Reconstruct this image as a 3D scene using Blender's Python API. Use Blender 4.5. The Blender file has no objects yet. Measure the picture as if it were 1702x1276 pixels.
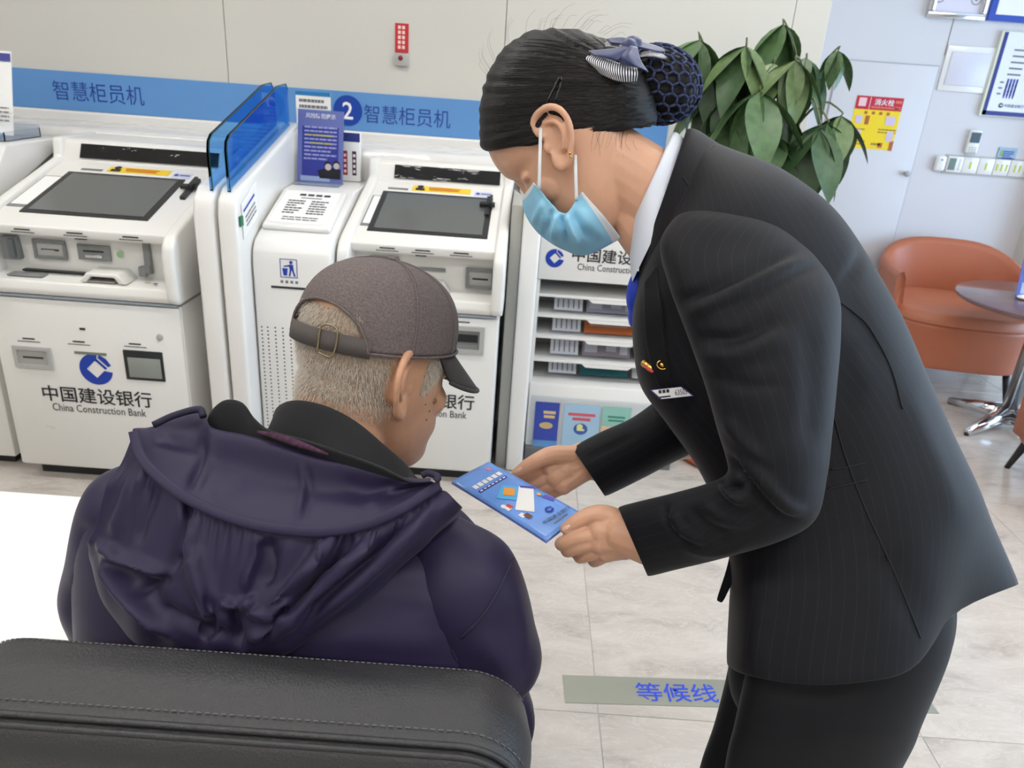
import bpy, bmesh, math, random
import numpy as np
from mathutils import Vector, Matrix
from mathutils.bvhtree import BVHTree

random.seed(7); rng = np.random.default_rng(7)
scene = bpy.context.scene
col = scene.collection

# ------------------------------------------------------------------ camera
F = 1250.0; PITCH = math.radians(22.8); ROLL = math.atan(.072); H = 1.45
CAM = np.array((0., 0., H))
cP, sP, cR, sR = math.cos(PITCH), math.sin(PITCH), math.cos(ROLL), math.sin(ROLL)
cd = bpy.data.cameras.new('camera'); cam = bpy.data.objects.new('camera', cd); col.objects.link(cam)
right = Vector((1, 0, 0)); up = Vector((0, sP, cP)); fwd = Vector((0, cP, -sP))
ix = cR * right + sR * up; iy = -sR * right + cR * up
cam.matrix_world = Matrix(((ix.x, iy.x, -fwd.x, 0), (ix.y, iy.y, -fwd.y, 0), (ix.z, iy.z, -fwd.z, H), (0, 0, 0, 1)))
cd.sensor_width = 36; cd.lens = F / 1702 * 36; cd.clip_start = .02
cd.dof.use_dof = True; cd.dof.focus_distance = .98; cd.dof.aperture_fstop = 10
scene.camera = cam

# ------------------------------------------------------------------ world, light, exposure
vs = scene.view_settings
vs.view_transform = 'Standard'; vs.look = 'None'; vs.gamma = 1; vs.use_curve_mapping = False; vs.exposure = 0.24
w = bpy.data.worlds.new('sky'); scene.world = w; w.use_nodes = True
w.node_tree.nodes['Background'].inputs[0].default_value = (.75, .87, 1, 1)
w.node_tree.nodes['Background'].inputs[1].default_value = 1.0

def area_light(name, loc, rot, sx, sy, power, color):
    l = bpy.data.lights.new(name, 'AREA'); l.shape = 'RECTANGLE'; l.size = sx; l.size_y = sy
    l.energy = power; l.color = color
    o = bpy.data.objects.new(name, l); col.objects.link(o); o.location = loc; o.rotation_euler = rot
    return o
# daylight falling in through the big window on the right
area_light('window_daylight', (4.85, 2.3, 1.2), (0, math.radians(90), 0), 1.7, 3.6, 110, (.52, .74, 1))
CEIL_POWER = 11.0          # emission strength of the ceiling panels

# ------------------------------------------------------------------ projection helpers (photo pixel + distance -> place in the room)
def ray(px, py):
    dx = px - 851; dy = py - 638
    u = cR * dx + sR * dy; v = -sR * dx + cR * dy
    return np.array((u / F, cP - v / F * sP, -sP - v / F * cP))
def at(px, py, d): return CAM + ray(px, py) * d
def atY(px, py, Y): r = ray(px, py); return CAM + r * (Y / r[1])
def atZ(px, py, Z): r = ray(px, py); return CAM + r * ((Z - H) / r[2])
def atX(px, py, X): r = ray(px, py); return CAM + r * (X / r[0])
def proj(V):
    V = np.asarray(V, float); y = V[..., 1]; z = V[..., 2] - H
    f = y * cP - z * sP; v = -(y * sP + z * cP) / f * F; u = V[..., 0] / f * F
    return np.stack((851 + cR * u - sR * v, 638 + sR * u + cR * v), -1)

# ------------------------------------------------------------------ materials
def lin(c):
    c = [x / 255 for x in c]
    return tuple(x / 12.92 if x <= .04045 else ((x + .055) / 1.055) ** 2.4 for x in c)
MATS = {}
def mat(name, rgb, rough=.5, metal=0, coat=0, var=0, vscale=8, bump=0, bscale=60, stretch=None, emit=0, spec=.5, trans=0, alpha=1, sheen=0, sss=0, ior=1.45, bumpdist=.002):
    if name in MATS: return MATS[name]
    m = bpy.data.materials.new(name); m.use_nodes = True; nt = m.node_tree; b = nt.nodes['Principled BSDF']
    c = lin(rgb) + (1,)
    b.inputs['Base Color'].default_value = c; b.inputs['Roughness'].default_value = rough; b.inputs['Metallic'].default_value = metal
    b.inputs['Specular IOR Level'].default_value = spec; b.inputs['Coat Weight'].default_value = coat; b.inputs['IOR'].default_value = ior
    b.inputs['Transmission Weight'].default_value = trans; b.inputs['Alpha'].default_value = alpha
    if sheen: b.inputs['Sheen Weight'].default_value = sheen; b.inputs['Sheen Roughness'].default_value = .4
    if sss:
        b.inputs['Subsurface Weight'].default_value = sss; b.inputs['Subsurface Radius'].default_value = (.012, .005, .003); b.inputs['Subsurface Scale'].default_value = .6
    if emit: b.inputs['Emission Color'].default_value = c; b.inputs['Emission Strength'].default_value = emit
    if var or bump:
        tc = nt.nodes.new('ShaderNodeTexCoord'); mp = nt.nodes.new('ShaderNodeMapping')
        nt.links.new(tc.outputs['Object'], mp.inputs[0])
        if stretch: mp.inputs['Scale'].default_value = stretch
    if var:
        n = nt.nodes.new('ShaderNodeTexNoise'); n.inputs['Scale'].default_value = vscale; n.inputs['Detail'].default_value = 4
        nt.links.new(mp.outputs[0], n.inputs['Vector'])
        r = nt.nodes.new('ShaderNodeValToRGB'); r.color_ramp.elements[0].position = .3; r.color_ramp.elements[1].position = .7
        r.color_ramp.elements[0].color = tuple(x * (1 - var) for x in c[:3]) + (1,)
        r.color_ramp.elements[1].color = tuple(min(1, x * (1 + var)) for x in c[:3]) + (1,)
        nt.links.new(n.outputs['Fac'], r.inputs[0]); nt.links.new(r.outputs[0], b.inputs['Base Color'])
    if bump:
        n = nt.nodes.new('ShaderNodeTexNoise'); n.inputs['Scale'].default_value = bscale; n.inputs['Detail'].default_value = 3
        nt.links.new(mp.outputs[0], n.inputs['Vector'])
        bp = nt.nodes.new('ShaderNodeBump'); bp.inputs['Strength'].default_value = bump; bp.inputs['Distance'].default_value = bumpdist
        nt.links.new(n.outputs['Fac'], bp.inputs['Height']); nt.links.new(bp.outputs[0], b.inputs['Normal'])
    MATS[name] = m
    return m

# ------------------------------------------------------------------ objects
def org(o):
    p = np.zeros(3)
    while o is not None: p += np.array(o.location); o = o.parent
    return p
def link_mesh(name, me, parent=None, loc=None):
    o = bpy.data.objects.new(name, me); col.objects.link(o)
    if parent is not None: o.parent = parent
    if loc is not None: o.location = loc
    return o
def mesh(name, V, Fc, m, parent=None, smooth=True, loc=None, uv=None):
    """V in room coordinates; the object sits at its parent's origin (or at loc when it is a thing)."""
    V = np.asarray(V, float)
    base = org(parent) if parent is not None else (np.array(loc, float) if loc is not None else np.zeros(3))
    me = bpy.data.meshes.new(name); me.from_pydata([tuple(v) for v in (V - base)], [], [tuple(int(i) for i in f) for f in Fc])
    for mm in (m if isinstance(m, (list, tuple)) else [m]): me.materials.append(mm)
    if smooth: me.polygons.foreach_set('use_smooth', [True] * len(me.polygons))
    if uv is not None:
        l = me.uv_layers.new(name='UVMap'); vi = np.zeros(len(me.loops), int); me.loops.foreach_get('vertex_index', vi)
        l.data.foreach_set('uv', np.asarray(uv, float)[vi].ravel())
    me.update()
    return link_mesh(name, me, parent, None if parent is not None else base)
def thing(name, label, cat, loc, group=None):
    o = bpy.data.objects.new(name, None); col.objects.link(o); o.location = loc; o.empty_display_size = .1
    return tag(o, label, cat, group)
def tag(o, label, cat, group=None, kind=None):
    o['label'] = label; o['category'] = cat
    if group: o['group'] = group
    if kind: o['kind'] = kind
    return o
def struct(o, label=None):
    o['kind'] = 'structure'
    if label: o['label'] = label
    return o

class MB:
    """collects simple shapes for ONE mesh"""
    def __init__(s): s.V = []; s.F = []
    def add(s, V, Fc):
        n = len(s.V); s.V += [tuple(v) for v in V]; s.F += [tuple(i + n for i in f) for f in Fc]; return s
    def box(s, x0, x1, y0, y1, z0, z1):
        return s.add([(x0, y0, z0), (x1, y0, z0), (x1, y1, z0), (x0, y1, z0), (x0, y0, z1), (x1, y0, z1), (x1, y1, z1), (x0, y1, z1)],
                     [(3, 2, 1, 0), (4, 5, 6, 7), (0, 1, 5, 4), (1, 2, 6, 5), (2, 3, 7, 6), (3, 0, 4, 7)])
    def prism(s, prof, x0, x1):
        """(y,z) profile extruded along x"""
        n = len(prof)
        V = [(x0, y, z) for y, z in prof] + [(x1, y, z) for y, z in prof]
        return s.add(V, [tuple(range(n)), tuple(range(2 * n - 1, n - 1, -1))] + [(i, i + n, (i + 1) % n + n, (i + 1) % n) for i in range(n)])
    def poly(s, pts, vec):
        n = len(pts); v = np.array(vec)
        V = [tuple(p) for p in pts] + [tuple(np.array(p) + v) for p in pts]
        return s.add(V, [tuple(range(n - 1, -1, -1)), tuple(range(n, 2 * n))] + [(i, (i + 1) % n, (i + 1) % n + n, i + n) for i in range(n)])
    def tube(s, pts, r, n=6, cap=True):
        V, Fc = tube_geo(pts, r, n, cap); return s.add(V, Fc)
    def build(s, name, m, parent=None, smooth=False, loc=None, bevel=0, seg=2):
        if bevel:
            bm = bmesh.new(); vs_ = [bm.verts.new(v) for v in s.V]
            for f in s.F:
                try: bm.faces.new([vs_[i] for i in f])
                except ValueError: pass
            bmesh.ops.recalc_face_normals(bm, faces=bm.faces)
            ed = [e for e in bm.edges if len(e.link_faces) == 2 and e.calc_face_angle(0) > .35]
            bmesh.ops.bevel(bm, geom=ed, offset=bevel, segments=seg, affect='EDGES', profile=.5, clamp_overlap=True)
            bm.verts.index_update()
            V = [tuple(v.co) for v in bm.verts]; Fc = [[v.index for v in f.verts] for f in bm.faces]; bm.free()
            o = mesh(name, V, Fc, m, parent, True, loc)
            o.data.polygons.foreach_set('use_smooth', [True] * len(o.data.polygons)); 
            sharp(o, 40)
            return o
        return mesh(name, s.V, s.F, m, parent, smooth, loc)
def sharp(o, deg):
    try: o.data.set_sharp_from_angle(angle=math.radians(deg))
    except Exception: pass
def tube_geo(pts, r, n=6, cap=True):
    P = np.asarray(pts, float); k = len(P); rr = np.full(k, r) if np.isscalar(r) else np.asarray(r, float)
    T = np.gradient(P, axis=0); T /= np.linalg.norm(T, axis=1)[:, None] + 1e-12
    ref = np.array((0, 0, 1.)) if abs(T[0][2]) < .9 else np.array((1., 0, 0))
    V = []; a = np.cross(T[0], ref); a /= np.linalg.norm(a)
    for i in range(k):
        a = a - T[i] * a.dot(T[i]); a /= np.linalg.norm(a) + 1e-12; b = np.cross(T[i], a)
        for j in range(n):
            t = 2 * math.pi * j / n; V.append(P[i] + rr[i] * (math.cos(t) * a + math.sin(t) * b))
    Fc = [(i * n + j, i * n + (j + 1) % n, (i + 1) * n + (j + 1) % n, (i + 1) * n + j) for i in range(k - 1) for j in range(n)]
    if cap: Fc += [tuple(range(n - 1, -1, -1)), tuple(range((k - 1) * n, k * n))]
    return V, Fc
def lathe(prof, c, n=32, axis='z'):
    V = []; k = len(prof)
    for r, z in prof:
        for j in range(n):
            t = 2 * math.pi * j / n; V.append((c[0] + r * math.cos(t), c[1] + r * math.sin(t), c[2] + z))
    Fc = [(i * n + j, i * n + (j + 1) % n, (i + 1) * n + (j + 1) % n, (i + 1) * n + j) for i in range(k - 1) for j in range(n)]
    Fc += [tuple(range(n - 1, -1, -1)), tuple(range((k - 1) * n, k * n))]
    return V, Fc
def crom(P, m, closed=False):
    """Catmull-Rom through the rows of P (k, ...) -> m rows"""
    P = np.asarray(P, float); k = len(P)
    t = np.linspace(0, k if closed else k - 1, m, endpoint=not closed); i = np.floor(t).astype(int)
    if not closed: i = np.minimum(i, k - 2)
    f = (t - i).reshape((-1,) + (1,) * (P.ndim - 1))
    if closed: g = lambda j: P[j % k]
    else:
        ext = np.concatenate([(2 * P[0] - P[1])[None], P, (2 * P[-1] - P[-2])[None]]); g = lambda j: ext[np.clip(j + 1, 0, k + 1)]
    a, b, c, d = g(i - 1), g(i), g(i + 1), g(i + 2)
    return .5 * (2 * b + (c - a) * f + (2 * a - 5 * b + 4 * c - d) * f ** 2 + (3 * b - a - 3 * c + d) * f ** 3)
def grid_faces(r, c, closed=False):
    q = []
    for i in range(r - 1):
        for j in range(c if closed else c - 1):
            a = i * c + j; b = i * c + (j + 1) % c; q.append((a, b, b + c, a + c))
    return q
def ell_ring(C, A, B, n=48, e=2.2):
    t = np.linspace(0, 2 * math.pi, n, endpoint=False); c, s = np.cos(t), np.sin(t)
    cc = np.sign(c) * np.abs(c) ** (2 / e); ss = np.sign(s) * np.abs(s) ** (2 / e)
    return np.asarray(C) + cc[:, None] * np.asarray(A) + ss[:, None] * np.asarray(B)
def pxring(a, b, d, hd, n=48, e=2.2, db=None, bdir=None, scale=1.0):
    """ring whose silhouette runs through pixels a and b at distance d (db at b), half thickness hd towards the camera"""
    pa = at(*a, d); pb = at(*b, d if db is None else db); C = (pa + pb) / 2; A = (pa - pb) / 2
    if bdir is None:
        r = CAM - C; bdir = r / np.linalg.norm(r)
    bdir = np.asarray(bdir, float); bdir = bdir / np.linalg.norm(bdir)
    return ell_ring(C, A * scale, bdir * hd * scale, n, e)
def loft(rings, rows, capa=True, capb=True):
    R = np.asarray(rings); n = R.shape[1]; D = crom(R, rows)
    V = D.reshape(-1, 3); Fc = grid_faces(rows, n, True)
    per = np.linalg.norm(np.diff(np.concatenate([D, D[:, :1]], 1), axis=1), axis=2)
    u = np.concatenate([np.zeros((rows, 1)), np.cumsum(per, 1)[:, :-1]], 1)
    v = np.concatenate([[0], np.cumsum(np.linalg.norm(np.diff(D, axis=0), axis=2).mean(1))])
    uv = np.stack([u, np.repeat(v[:, None], n, 1)], -1).reshape(-1, 2)
    V = list(V); k = len(V)
    if capa: V.append(D[0].mean(0)); uv = np.vstack([uv, uv[0]]); Fc += [((j + 1) % n, j, k) for j in range(n)]; k += 1
    if capb: V.append(D[-1].mean(0)); uv = np.vstack([uv, uv[-1]]); b = (rows - 1) * n; Fc += [(b + j, b + (j + 1) % n, k) for j in range(n)]
    V = np.array(V)
    return V, Fc, uv
def vnormals(V, Fc):
    N = np.zeros_like(V); q = np.array([f if len(f) == 4 else (f[0], f[1], f[2], f[2]) for f in Fc if len(f) in (3, 4)])
    fn = np.cross(V[q[:, 2]] - V[q[:, 0]], V[q[:, 3]] - V[q[:, 1]])
    tri = q[:, 2] == q[:, 3]
    fn[tri] = np.cross(V[q[tri, 1]] - V[q[tri, 0]], V[q[tri, 2]] - V[q[tri, 0]])
    for i in range(4): np.add.at(N, q[:, i], fn)
    return N / (np.linalg.norm(N, axis=1)[:, None] + 1e-12)
def outward(V, Fc):
    """flip faces if the shell is inside out (by signed volume)"""
    vol = 0
    for f in Fc:
        a = V[f[0]]
        for i in range(1, len(f) - 1): vol += np.dot(a, np.cross(V[f[i]], V[f[i + 1]]))
    return Fc if vol > 0 else [tuple(reversed(f)) for f in Fc]
def creases(V, Fc, lines, side=True):
    """real folds: (polyline px, width px, height m) pushes the cloth out or in along its normal"""
    for pl, wd, amp in lines:
        N = vnormals(V, Fc); P = proj(V); L = np.asarray(pl, float)
        if len(L) > 2: L = crom(L, 30)
        best = np.full(len(V), 1e9); bt = np.zeros(len(V)); seg = np.linalg.norm(np.diff(L, axis=0), axis=1); tot = seg.sum(); acc = 0
        for i in range(len(L) - 1):
            d = L[i + 1] - L[i]; t = np.clip(((P - L[i]) @ d) / (d @ d + 1e-9), 0, 1)
            q = np.linalg.norm(P - (L[i] + t[:, None] * d), axis=1); m_ = q < best
            best[m_] = q[m_]; bt[m_] = (acc + t[m_] * seg[i]) / tot; acc += seg[i]
        view = CAM - V; view /= np.linalg.norm(view, axis=1)[:, None]
        facing = np.clip((N * view).sum(1) * 3, 0, 1) if side else 1
        taper = np.clip(np.minimum(bt, 1 - bt) * 5, 0.12, 1)
        V = V + N * (amp * np.exp(-(best / wd) ** 2) * taper * facing)[:, None]
    return V
def bvh(V, Fc): return BVHTree.FromPolygons([Vector(v) for v in V], [tuple(f) for f in Fc])
def drape(tree, px, lift=.001, default=None):
    """points where the sight lines through px meet a built surface"""
    out = []
    for p in px:
        r = Vector(ray(*p)).normalized(); h = tree.ray_cast(Vector(CAM), r)
        if h[0] is not None:
            n = h[1] if h[1].dot(r) < 0 else -h[1]
            out.append(np.array(h[0] + n * lift))
        elif default is not None: out.append(at(*p, default))
    return np.array(out)
def remesh(V, Fc, voxel, smooth=2):
    me = bpy.data.meshes.new('t'); me.from_pydata([tuple(v) for v in V], [], [tuple(f) for f in Fc])
    o = bpy.data.objects.new('t', me); col.objects.link(o)
    md = o.modifiers.new('r', 'REMESH'); md.mode = 'VOXEL'; md.voxel_size = voxel; md.adaptivity = 0
    dg = bpy.context.evaluated_depsgraph_get(); dg.update(); ev = o.evaluated_get(dg); m2 = ev.to_mesh()
    n = len(m2.vertices); co = np.zeros(n * 3); m2.vertices.foreach_get('co', co); co = co.reshape(-1, 3)
    ed = np.zeros(len(m2.edges) * 2, int); m2.edges.foreach_get('vertices', ed); ed = ed.reshape(-1, 2)
    fc = [tuple(p.vertices) for p in m2.polygons]
    ev.to_mesh_clear(); bpy.data.objects.remove(o); bpy.data.meshes.remove(me)
    deg = np.bincount(ed.ravel(), minlength=n)[:, None]
    for k in range(smooth):
        for lam in (.6, -.52):
            s = np.zeros_like(co); np.add.at(s, ed[:, 0], co[ed[:, 1]]); np.add.at(s, ed[:, 1], co[ed[:, 0]])
            co = co + lam * (s / np.maximum(deg, 1) - co)
    return co, fc
class Soup:
    def __init__(s): s.V = np.zeros((0, 3)); s.F = []
    def add(s, V, Fc, fix=True):
        V = np.asarray(V, float)
        if fix: Fc = outward(V, Fc)
        n = len(s.V); s.V = np.vstack([s.V, V]); s.F += [tuple(i + n for i in f) for f in Fc]; return s
    def ball(s, c, r, R=None):
        n, m = 12, 16; V = []; r = np.array(r) * np.ones(3)
        for i in range(1, n):
            a = math.pi * i / n
            for j in range(m):
                b = 2 * math.pi * j / m; V.append((math.sin(a) * math.cos(b), math.sin(a) * math.sin(b), math.cos(a)))
        V += [(0, 0, 1), (0, 0, -1)]; V = np.array(V) * r
        if R is not None: V = V @ np.asarray(R).T
        Fc = grid_faces(n - 1, m, True); k = (n - 1) * m
        Fc += [((j + 1) % m, j, k) for j in range(m)] + [((n - 2) * m + j, (n - 2) * m + (j + 1) % m, k + 1) for j in range(m)]
        return s.add(V + np.asarray(c), Fc)
    def chain(s, pts, rad, n=14, sub=4):
        """tapered limb with rounded ends through joints"""
        P = crom(pts, (len(pts) - 1) * sub + 1) if len(pts) > 2 else np.linspace(pts[0], pts[1], sub + 1)
        r = np.interp(np.linspace(0, 1, len(P)), np.linspace(0, 1, len(rad)), rad)
        V, Fc = tube_geo(P, r, n); s.add(V, Fc); s.ball(P[0], r[0]); s.ball(P[-1], r[-1]); return s

def text(name, body, c, w_, h_, m, parent, xdir=(1, 0, 0), ydir=(0, 0, 1), lift=.0, ext=0.0004, bold=0.0):
    """lettering centred at c, w_ wide (and h_ high), lying in the xdir/ydir plane"""
    cu = bpy.data.curves.new('t', 'FONT'); cu.body = body; cu.align_x = 'CENTER'; cu.align_y = 'CENTER'; cu.size = 1; cu.resolution_u = 2; cu.offset = bold
    o = bpy.data.objects.new('t', cu); col.objects.link(o)
    dg = bpy.context.evaluated_depsgraph_get(); dg.update(); ev = o.evaluated_get(dg); me = ev.to_mesh()
    n = len(me.vertices); V = np.zeros(n * 3); me.vertices.foreach_get('co', V); V = V.reshape(-1, 3); Fc = [tuple(p.vertices) for p in me.polygons]
    ev.to_mesh_clear(); bpy.data.objects.remove(o); bpy.data.curves.remove(cu)
    if n == 0: return None
    lo, hi = V.min(0), V.max(0); V = V - (lo + hi) / 2; sx = w_ / (hi[0] - lo[0]); sy = h_ / (hi[1] - lo[1]) if h_ else sx
    x = np.array(xdir, float); x /= np.linalg.norm(x); y = np.array(ydir, float); y -= x * x.dot(y); y /= np.linalg.norm(y); z = np.cross(x, y)
    W = np.asarray(c) + np.outer(V[:, 0] * sx, x) + np.outer(V[:, 1] * sy, y) + z * (lift + ext)
    return mesh(name, W, Fc, m, parent, False)
def flat(name, pts2, c, m, parent, xdir=(1, 0, 0), ydir=(0, 0, 1), lift=.0005, smooth=False):
    """printed shapes: list of polygons in plane coordinates"""
    x = np.array(xdir, float); x /= np.linalg.norm(x); y = np.array(ydir, float); y -= x * x.dot(y); y /= np.linalg.norm(y); z = np.cross(x, y)
    b = MB()
    for pl in pts2:
        V = [np.asarray(c) + x * p[0] + y * p[1] + z * lift for p in pl]; b.add(V, [tuple(range(len(V)))])
    o = b.build(name, m, parent)
    if len(pts2) > 1: o['kind'] = 'stuff'
    return o
def rect(x, y, w_, h_): return [(x - w_ / 2, y - h_ / 2), (x + w_ / 2, y - h_ / 2), (x + w_ / 2, y + h_ / 2), (x - w_ / 2, y + h_ / 2)]
def disc(x, y, r, n=28, ry=None): return [(x + r * math.cos(2 * math.pi * i / n), y + (ry or r) * math.sin(2 * math.pi * i / n)) for i in range(n)]
def lines2(x, y, w_, n, gap, t, dashes=6, seed=1):
    """rows of print too small to read"""
    rr = random.Random(seed); out = []
    for i in range(n):
        X = x - w_ / 2; end = x + w_ / 2 * (1 if rr.random() < .75 else rr.uniform(.2, .8))
        while X < end:
            l = min(w_ / dashes * rr.uniform(.5, 1.3), end - X); out.append(rect(X + l / 2, y - i * gap, l * .86, t)); X += l
    return out
def logo2(r):
    out = []; inn = lambda t: .56 / (abs(math.cos(t)) + abs(math.sin(t)))
    ang = np.radians(np.linspace(80, 352, 60))
    for a, b in zip(ang[:-1], ang[1:]):
        out.append([(r * math.cos(a), r * math.sin(a)), (r * math.cos(b), r * math.sin(b)), (r * inn(b) * math.cos(b), r * inn(b) * math.sin(b)), (r * inn(a) * math.cos(a), r * inn(a) * math.sin(a))])
    for q in (((.02, .56), (.56, .02), (.69, .12), (.12, .69)), ((.19, .76), (.76, .19), (.95, .31), (.71, .70), (.31, .95))): out.append([(r * x, r * y) for x, y in q])
    return out
def bank_name(parent, c, w_, dark, blue, logo=None, lr=.04, ext=.0006, xdir=(1, 0, 0), ydir=(0, 0, 1)):
    if logo is not None: flat('bank_emblem', logo2(lr), logo, blue, parent, xdir, ydir, .0012)
    c = np.asarray(c, float); yd = np.asarray(ydir, float)
    text('bank_lettering', '中国建设银行', c, w_, w_ * .158, dark, parent, xdir, ydir, .001, bold=.012)
    text('bank_lettering', 'China Construction Bank', c - yd * w_ * .135, w_ * .86, w_ * .075, dark, parent, xdir, ydir, .001)
# ================================================================== THE ROOM
WALLY = 3.2; FARY = 4.35; CEIL = 2.75
m_wall = mat('painted_wall', (207, 205, 198), .55, var=.02, vscale=1.5)
m_wall2 = mat('white_wall', (210, 209, 213), .5)
m_groove = mat('dark_groove', (120, 118, 112), .7)
m_white = mat('white_plastic', (229, 228, 224), .28, coat=.2)
m_white2 = mat('white_lacquer', (232, 231, 228), .2, coat=.3)
m_grey = mat('grey_plastic', (128, 130, 130), .45)
m_lgrey = mat('light_grey_plastic', (175, 175, 172), .4)
m_dark = mat('dark_plastic', (38, 38, 40), .4)
m_black = mat('gloss_black', (10, 10, 13), .06, coat=.6)
m_screen = mat('sleeping_screen', (88, 92, 92), .22, coat=.3)
m_blueprint = mat('print_blue', (26, 62, 165), .5)
m_darkprint = mat('print_black', (36, 34, 38), .6)
m_greyprint = mat('print_grey', (120, 118, 122), .6)
m_whiteprint = mat('print_white', (240, 240, 240), .6)
m_steel = mat('brushed_steel', (190, 190, 188), .25, metal=1)
m_chrome = mat('chrome', (225, 225, 228), .12, metal=1)
m_paper = mat('white_paper', (240, 240, 238), .6)

# marble
m_marble = bpy.data.materials.new('marble_tile'); m_marble.use_nodes = True
nt = m_marble.node_tree; b = nt.nodes['Principled BSDF']; b.inputs['Roughness'].default_value = .16; b.inputs['Specular IOR Level'].default_value = .5
oi = nt.nodes.new('ShaderNodeObjectInfo'); tc = nt.nodes.new('ShaderNodeTexCoord'); vm = nt.nodes.new('ShaderNodeVectorMath'); vm.operation = 'MULTIPLY_ADD'
cx = nt.nodes.new('ShaderNodeCombineXYZ')
for i in range(3): nt.links.new(oi.outputs['Random'], cx.inputs[i])
nt.links.new(cx.outputs[0], vm.inputs[0]); vm.inputs[1].default_value = (37, 53, 11); nt.links.new(tc.outputs['Object'], vm.inputs[2])
mp = nt.nodes.new('ShaderNodeMapping'); mp.inputs['Rotation'].default_value = (0, 0, -.45); mp.inputs['Scale'].default_value = (1.6, 4.2, 1); nt.links.new(vm.outputs[0], mp.inputs[0])
n1 = nt.nodes.new('ShaderNodeTexNoise'); n1.inputs['Scale'].default_value = 2.2; n1.inputs['Detail'].default_value = 9; n1.inputs['Roughness'].default_value = .65; n1.inputs['Distortion'].default_value = .8
nt.links.new(mp.outputs[0], n1.inputs['Vector'])
r1 = nt.nodes.new('ShaderNodeValToRGB'); e = r1.color_ramp.elements
e[0].position = .30; e[0].color = lin((168, 160, 153)) + (1,); e[1].position = .62; e[1].color = lin((202, 194, 186)) + (1,)
x = r1.color_ramp.elements.new(.47); x.color = lin((192, 184, 176)) + (1,)
nt.links.new(n1.outputs['Fac'], r1.inputs[0])
n2 = nt.nodes.new('ShaderNodeTexNoise'); n2.inputs['Scale'].default_value = 3.1; n2.inputs['Detail'].default_value = 12; n2.inputs['Roughness'].default_value = .7; n2.inputs['Distortion'].default_value = 1.6
nt.links.new(mp.outputs[0], n2.inputs['Vector'])
r2 = nt.nodes.new('ShaderNodeValToRGB'); e = r2.color_ramp.elements; e[0].position = .485; e[0].color = (0, 0, 0, 1); e[1].position = .5; e[1].color = (1, 1, 1, 1)
x = r2.color_ramp.elements.new(.515); x.color = (0, 0, 0, 1); nt.links.new(n2.outputs['Fac'], r2.inputs[0])
mx = nt.nodes.new('ShaderNodeMix'); mx.data_type = 'RGBA'; mx.inputs['B'].default_value = lin((216, 209, 202)) + (1,)
ml = nt.nodes.new('ShaderNodeMath'); ml.operation = 'MULTIPLY'; ml.inputs[1].default_value = .6; nt.links.new(r2.outputs[0], ml.inputs[0])
nt.links.new(ml.outputs[0], mx.inputs['Factor']); nt.links.new(r1.outputs[0], mx.inputs['A']); nt.links.new(mx.outputs['Result'], b.inputs['Base Color'])

floor = struct(MB().box(-4.6, 5.0, -3.0, FARY + .12, -.06, -.0015).build('floor', mat('grout', (176, 174, 168), .6)))
TS = .8; TL = 1.2; tile_me = None
for i in range(-6, 6):
    for j in range(-4, 2):
        x0 = .27 + i * TS; y0 = 2.60 + j * TL
        if tile_me is None:
            g = .0011; t0 = MB().box(g, TS - g, g, TL - g, -.01, 0).build('tile', m_marble, floor, bevel=.0006, seg=1); tile_me = t0.data; t0.location = (x0, y0, 0)
        else:
            o = bpy.data.objects.new('tile', tile_me); col.objects.link(o); o.parent = floor; o.location = (x0, y0, 0)

wall_back = struct(MB().box(-4.6, 1.10, WALLY + .012, WALLY + .15, 0, CEIL).build('wall_back', m_groove))
PS = atY(370, 0, WALLY)[0]; PW = atY(843, 0, WALLY)[0] - PS
xs = [PS + k * PW for k in range(-4, 4)]
for a, b_ in zip(xs[:-1], xs[1:]):
    a = max(a, -4.6); b_ = min(b_, 1.10)
    if b_ - a > .01: MB().box(a + .0012, b_ - (.0012 if b_ < 1.09 else 0), WALLY, WALLY + .013, 0, CEIL).build('panel', m_wall, wall_back, bevel=.0015, seg=1)
struct(MB().box(1.0, 1.10, WALLY + .15, FARY, 0, CEIL).build('wall_return', m_wall))
wall_far = struct(MB().box(1.10, 5.0, FARY, FARY + .12, 0, CEIL).build('wall_far', m_wall2))
struct(MB().box(-4.7, -4.6, -3.1, WALLY + .15, 0, CEIL).build('wall_left', m_wall))
struct(MB().box(-4.7, 5.1, -3.12, -3.0, 0, CEIL).build('wall_rear', m_wall))
wr = MB().box(4.9, 5.0, -3.0, .3, 0, CEIL).box(4.9, 5.0, 4.25, FARY, 0, CEIL).box(4.9, 5.0, .3, 4.25, 0, .25).box(4.9, 5.0, .3, 4.25, 2.6, CEIL)
struct(wr.build('wall_right', m_wall2))
win = thing('window_1', 'large daylight window', 'window', (4.95, 2.3, .25)); struct(win); del win['category']
MB().box(4.9, 5.0, .3, .36, .25, 2.6).box(4.9, 5.0, 4.19, 4.25, .25, 2.6).box(4.9, 5.0, 2.24, 2.3, .25, 2.6).box(4.9, 5.0, .36, 4.19, .25, .31).box(4.9, 5.0, .36, 4.19, 2.54, 2.6).build('window_frame', m_steel, win)
m_glass = mat('clear_glass', (235, 242, 245), .02, trans=1, ior=1.02)
MB().box(4.945, 4.95, .36, 2.24, .31, 2.54).build('pane', m_glass, win); MB().box(4.945, 4.95, 2.3, 4.19, .31, 2.54).build('pane', m_glass, win)
struct(MB().box(-4.7, 5.1, -3.12, FARY + .12, CEIL, CEIL + .1).build('ceiling', mat('ceiling_paint', (228, 227, 224), .7)))
struct(MB().box(2.82, 3.15, FARY - .14, FARY + .02, 0, CEIL).build('wall_column', mat('column_paint', (212, 209, 200), .5)))
m_emit = mat('lamp_diffuser', (255, 251, 246), .5, emit=CEIL_POWER)
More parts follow.
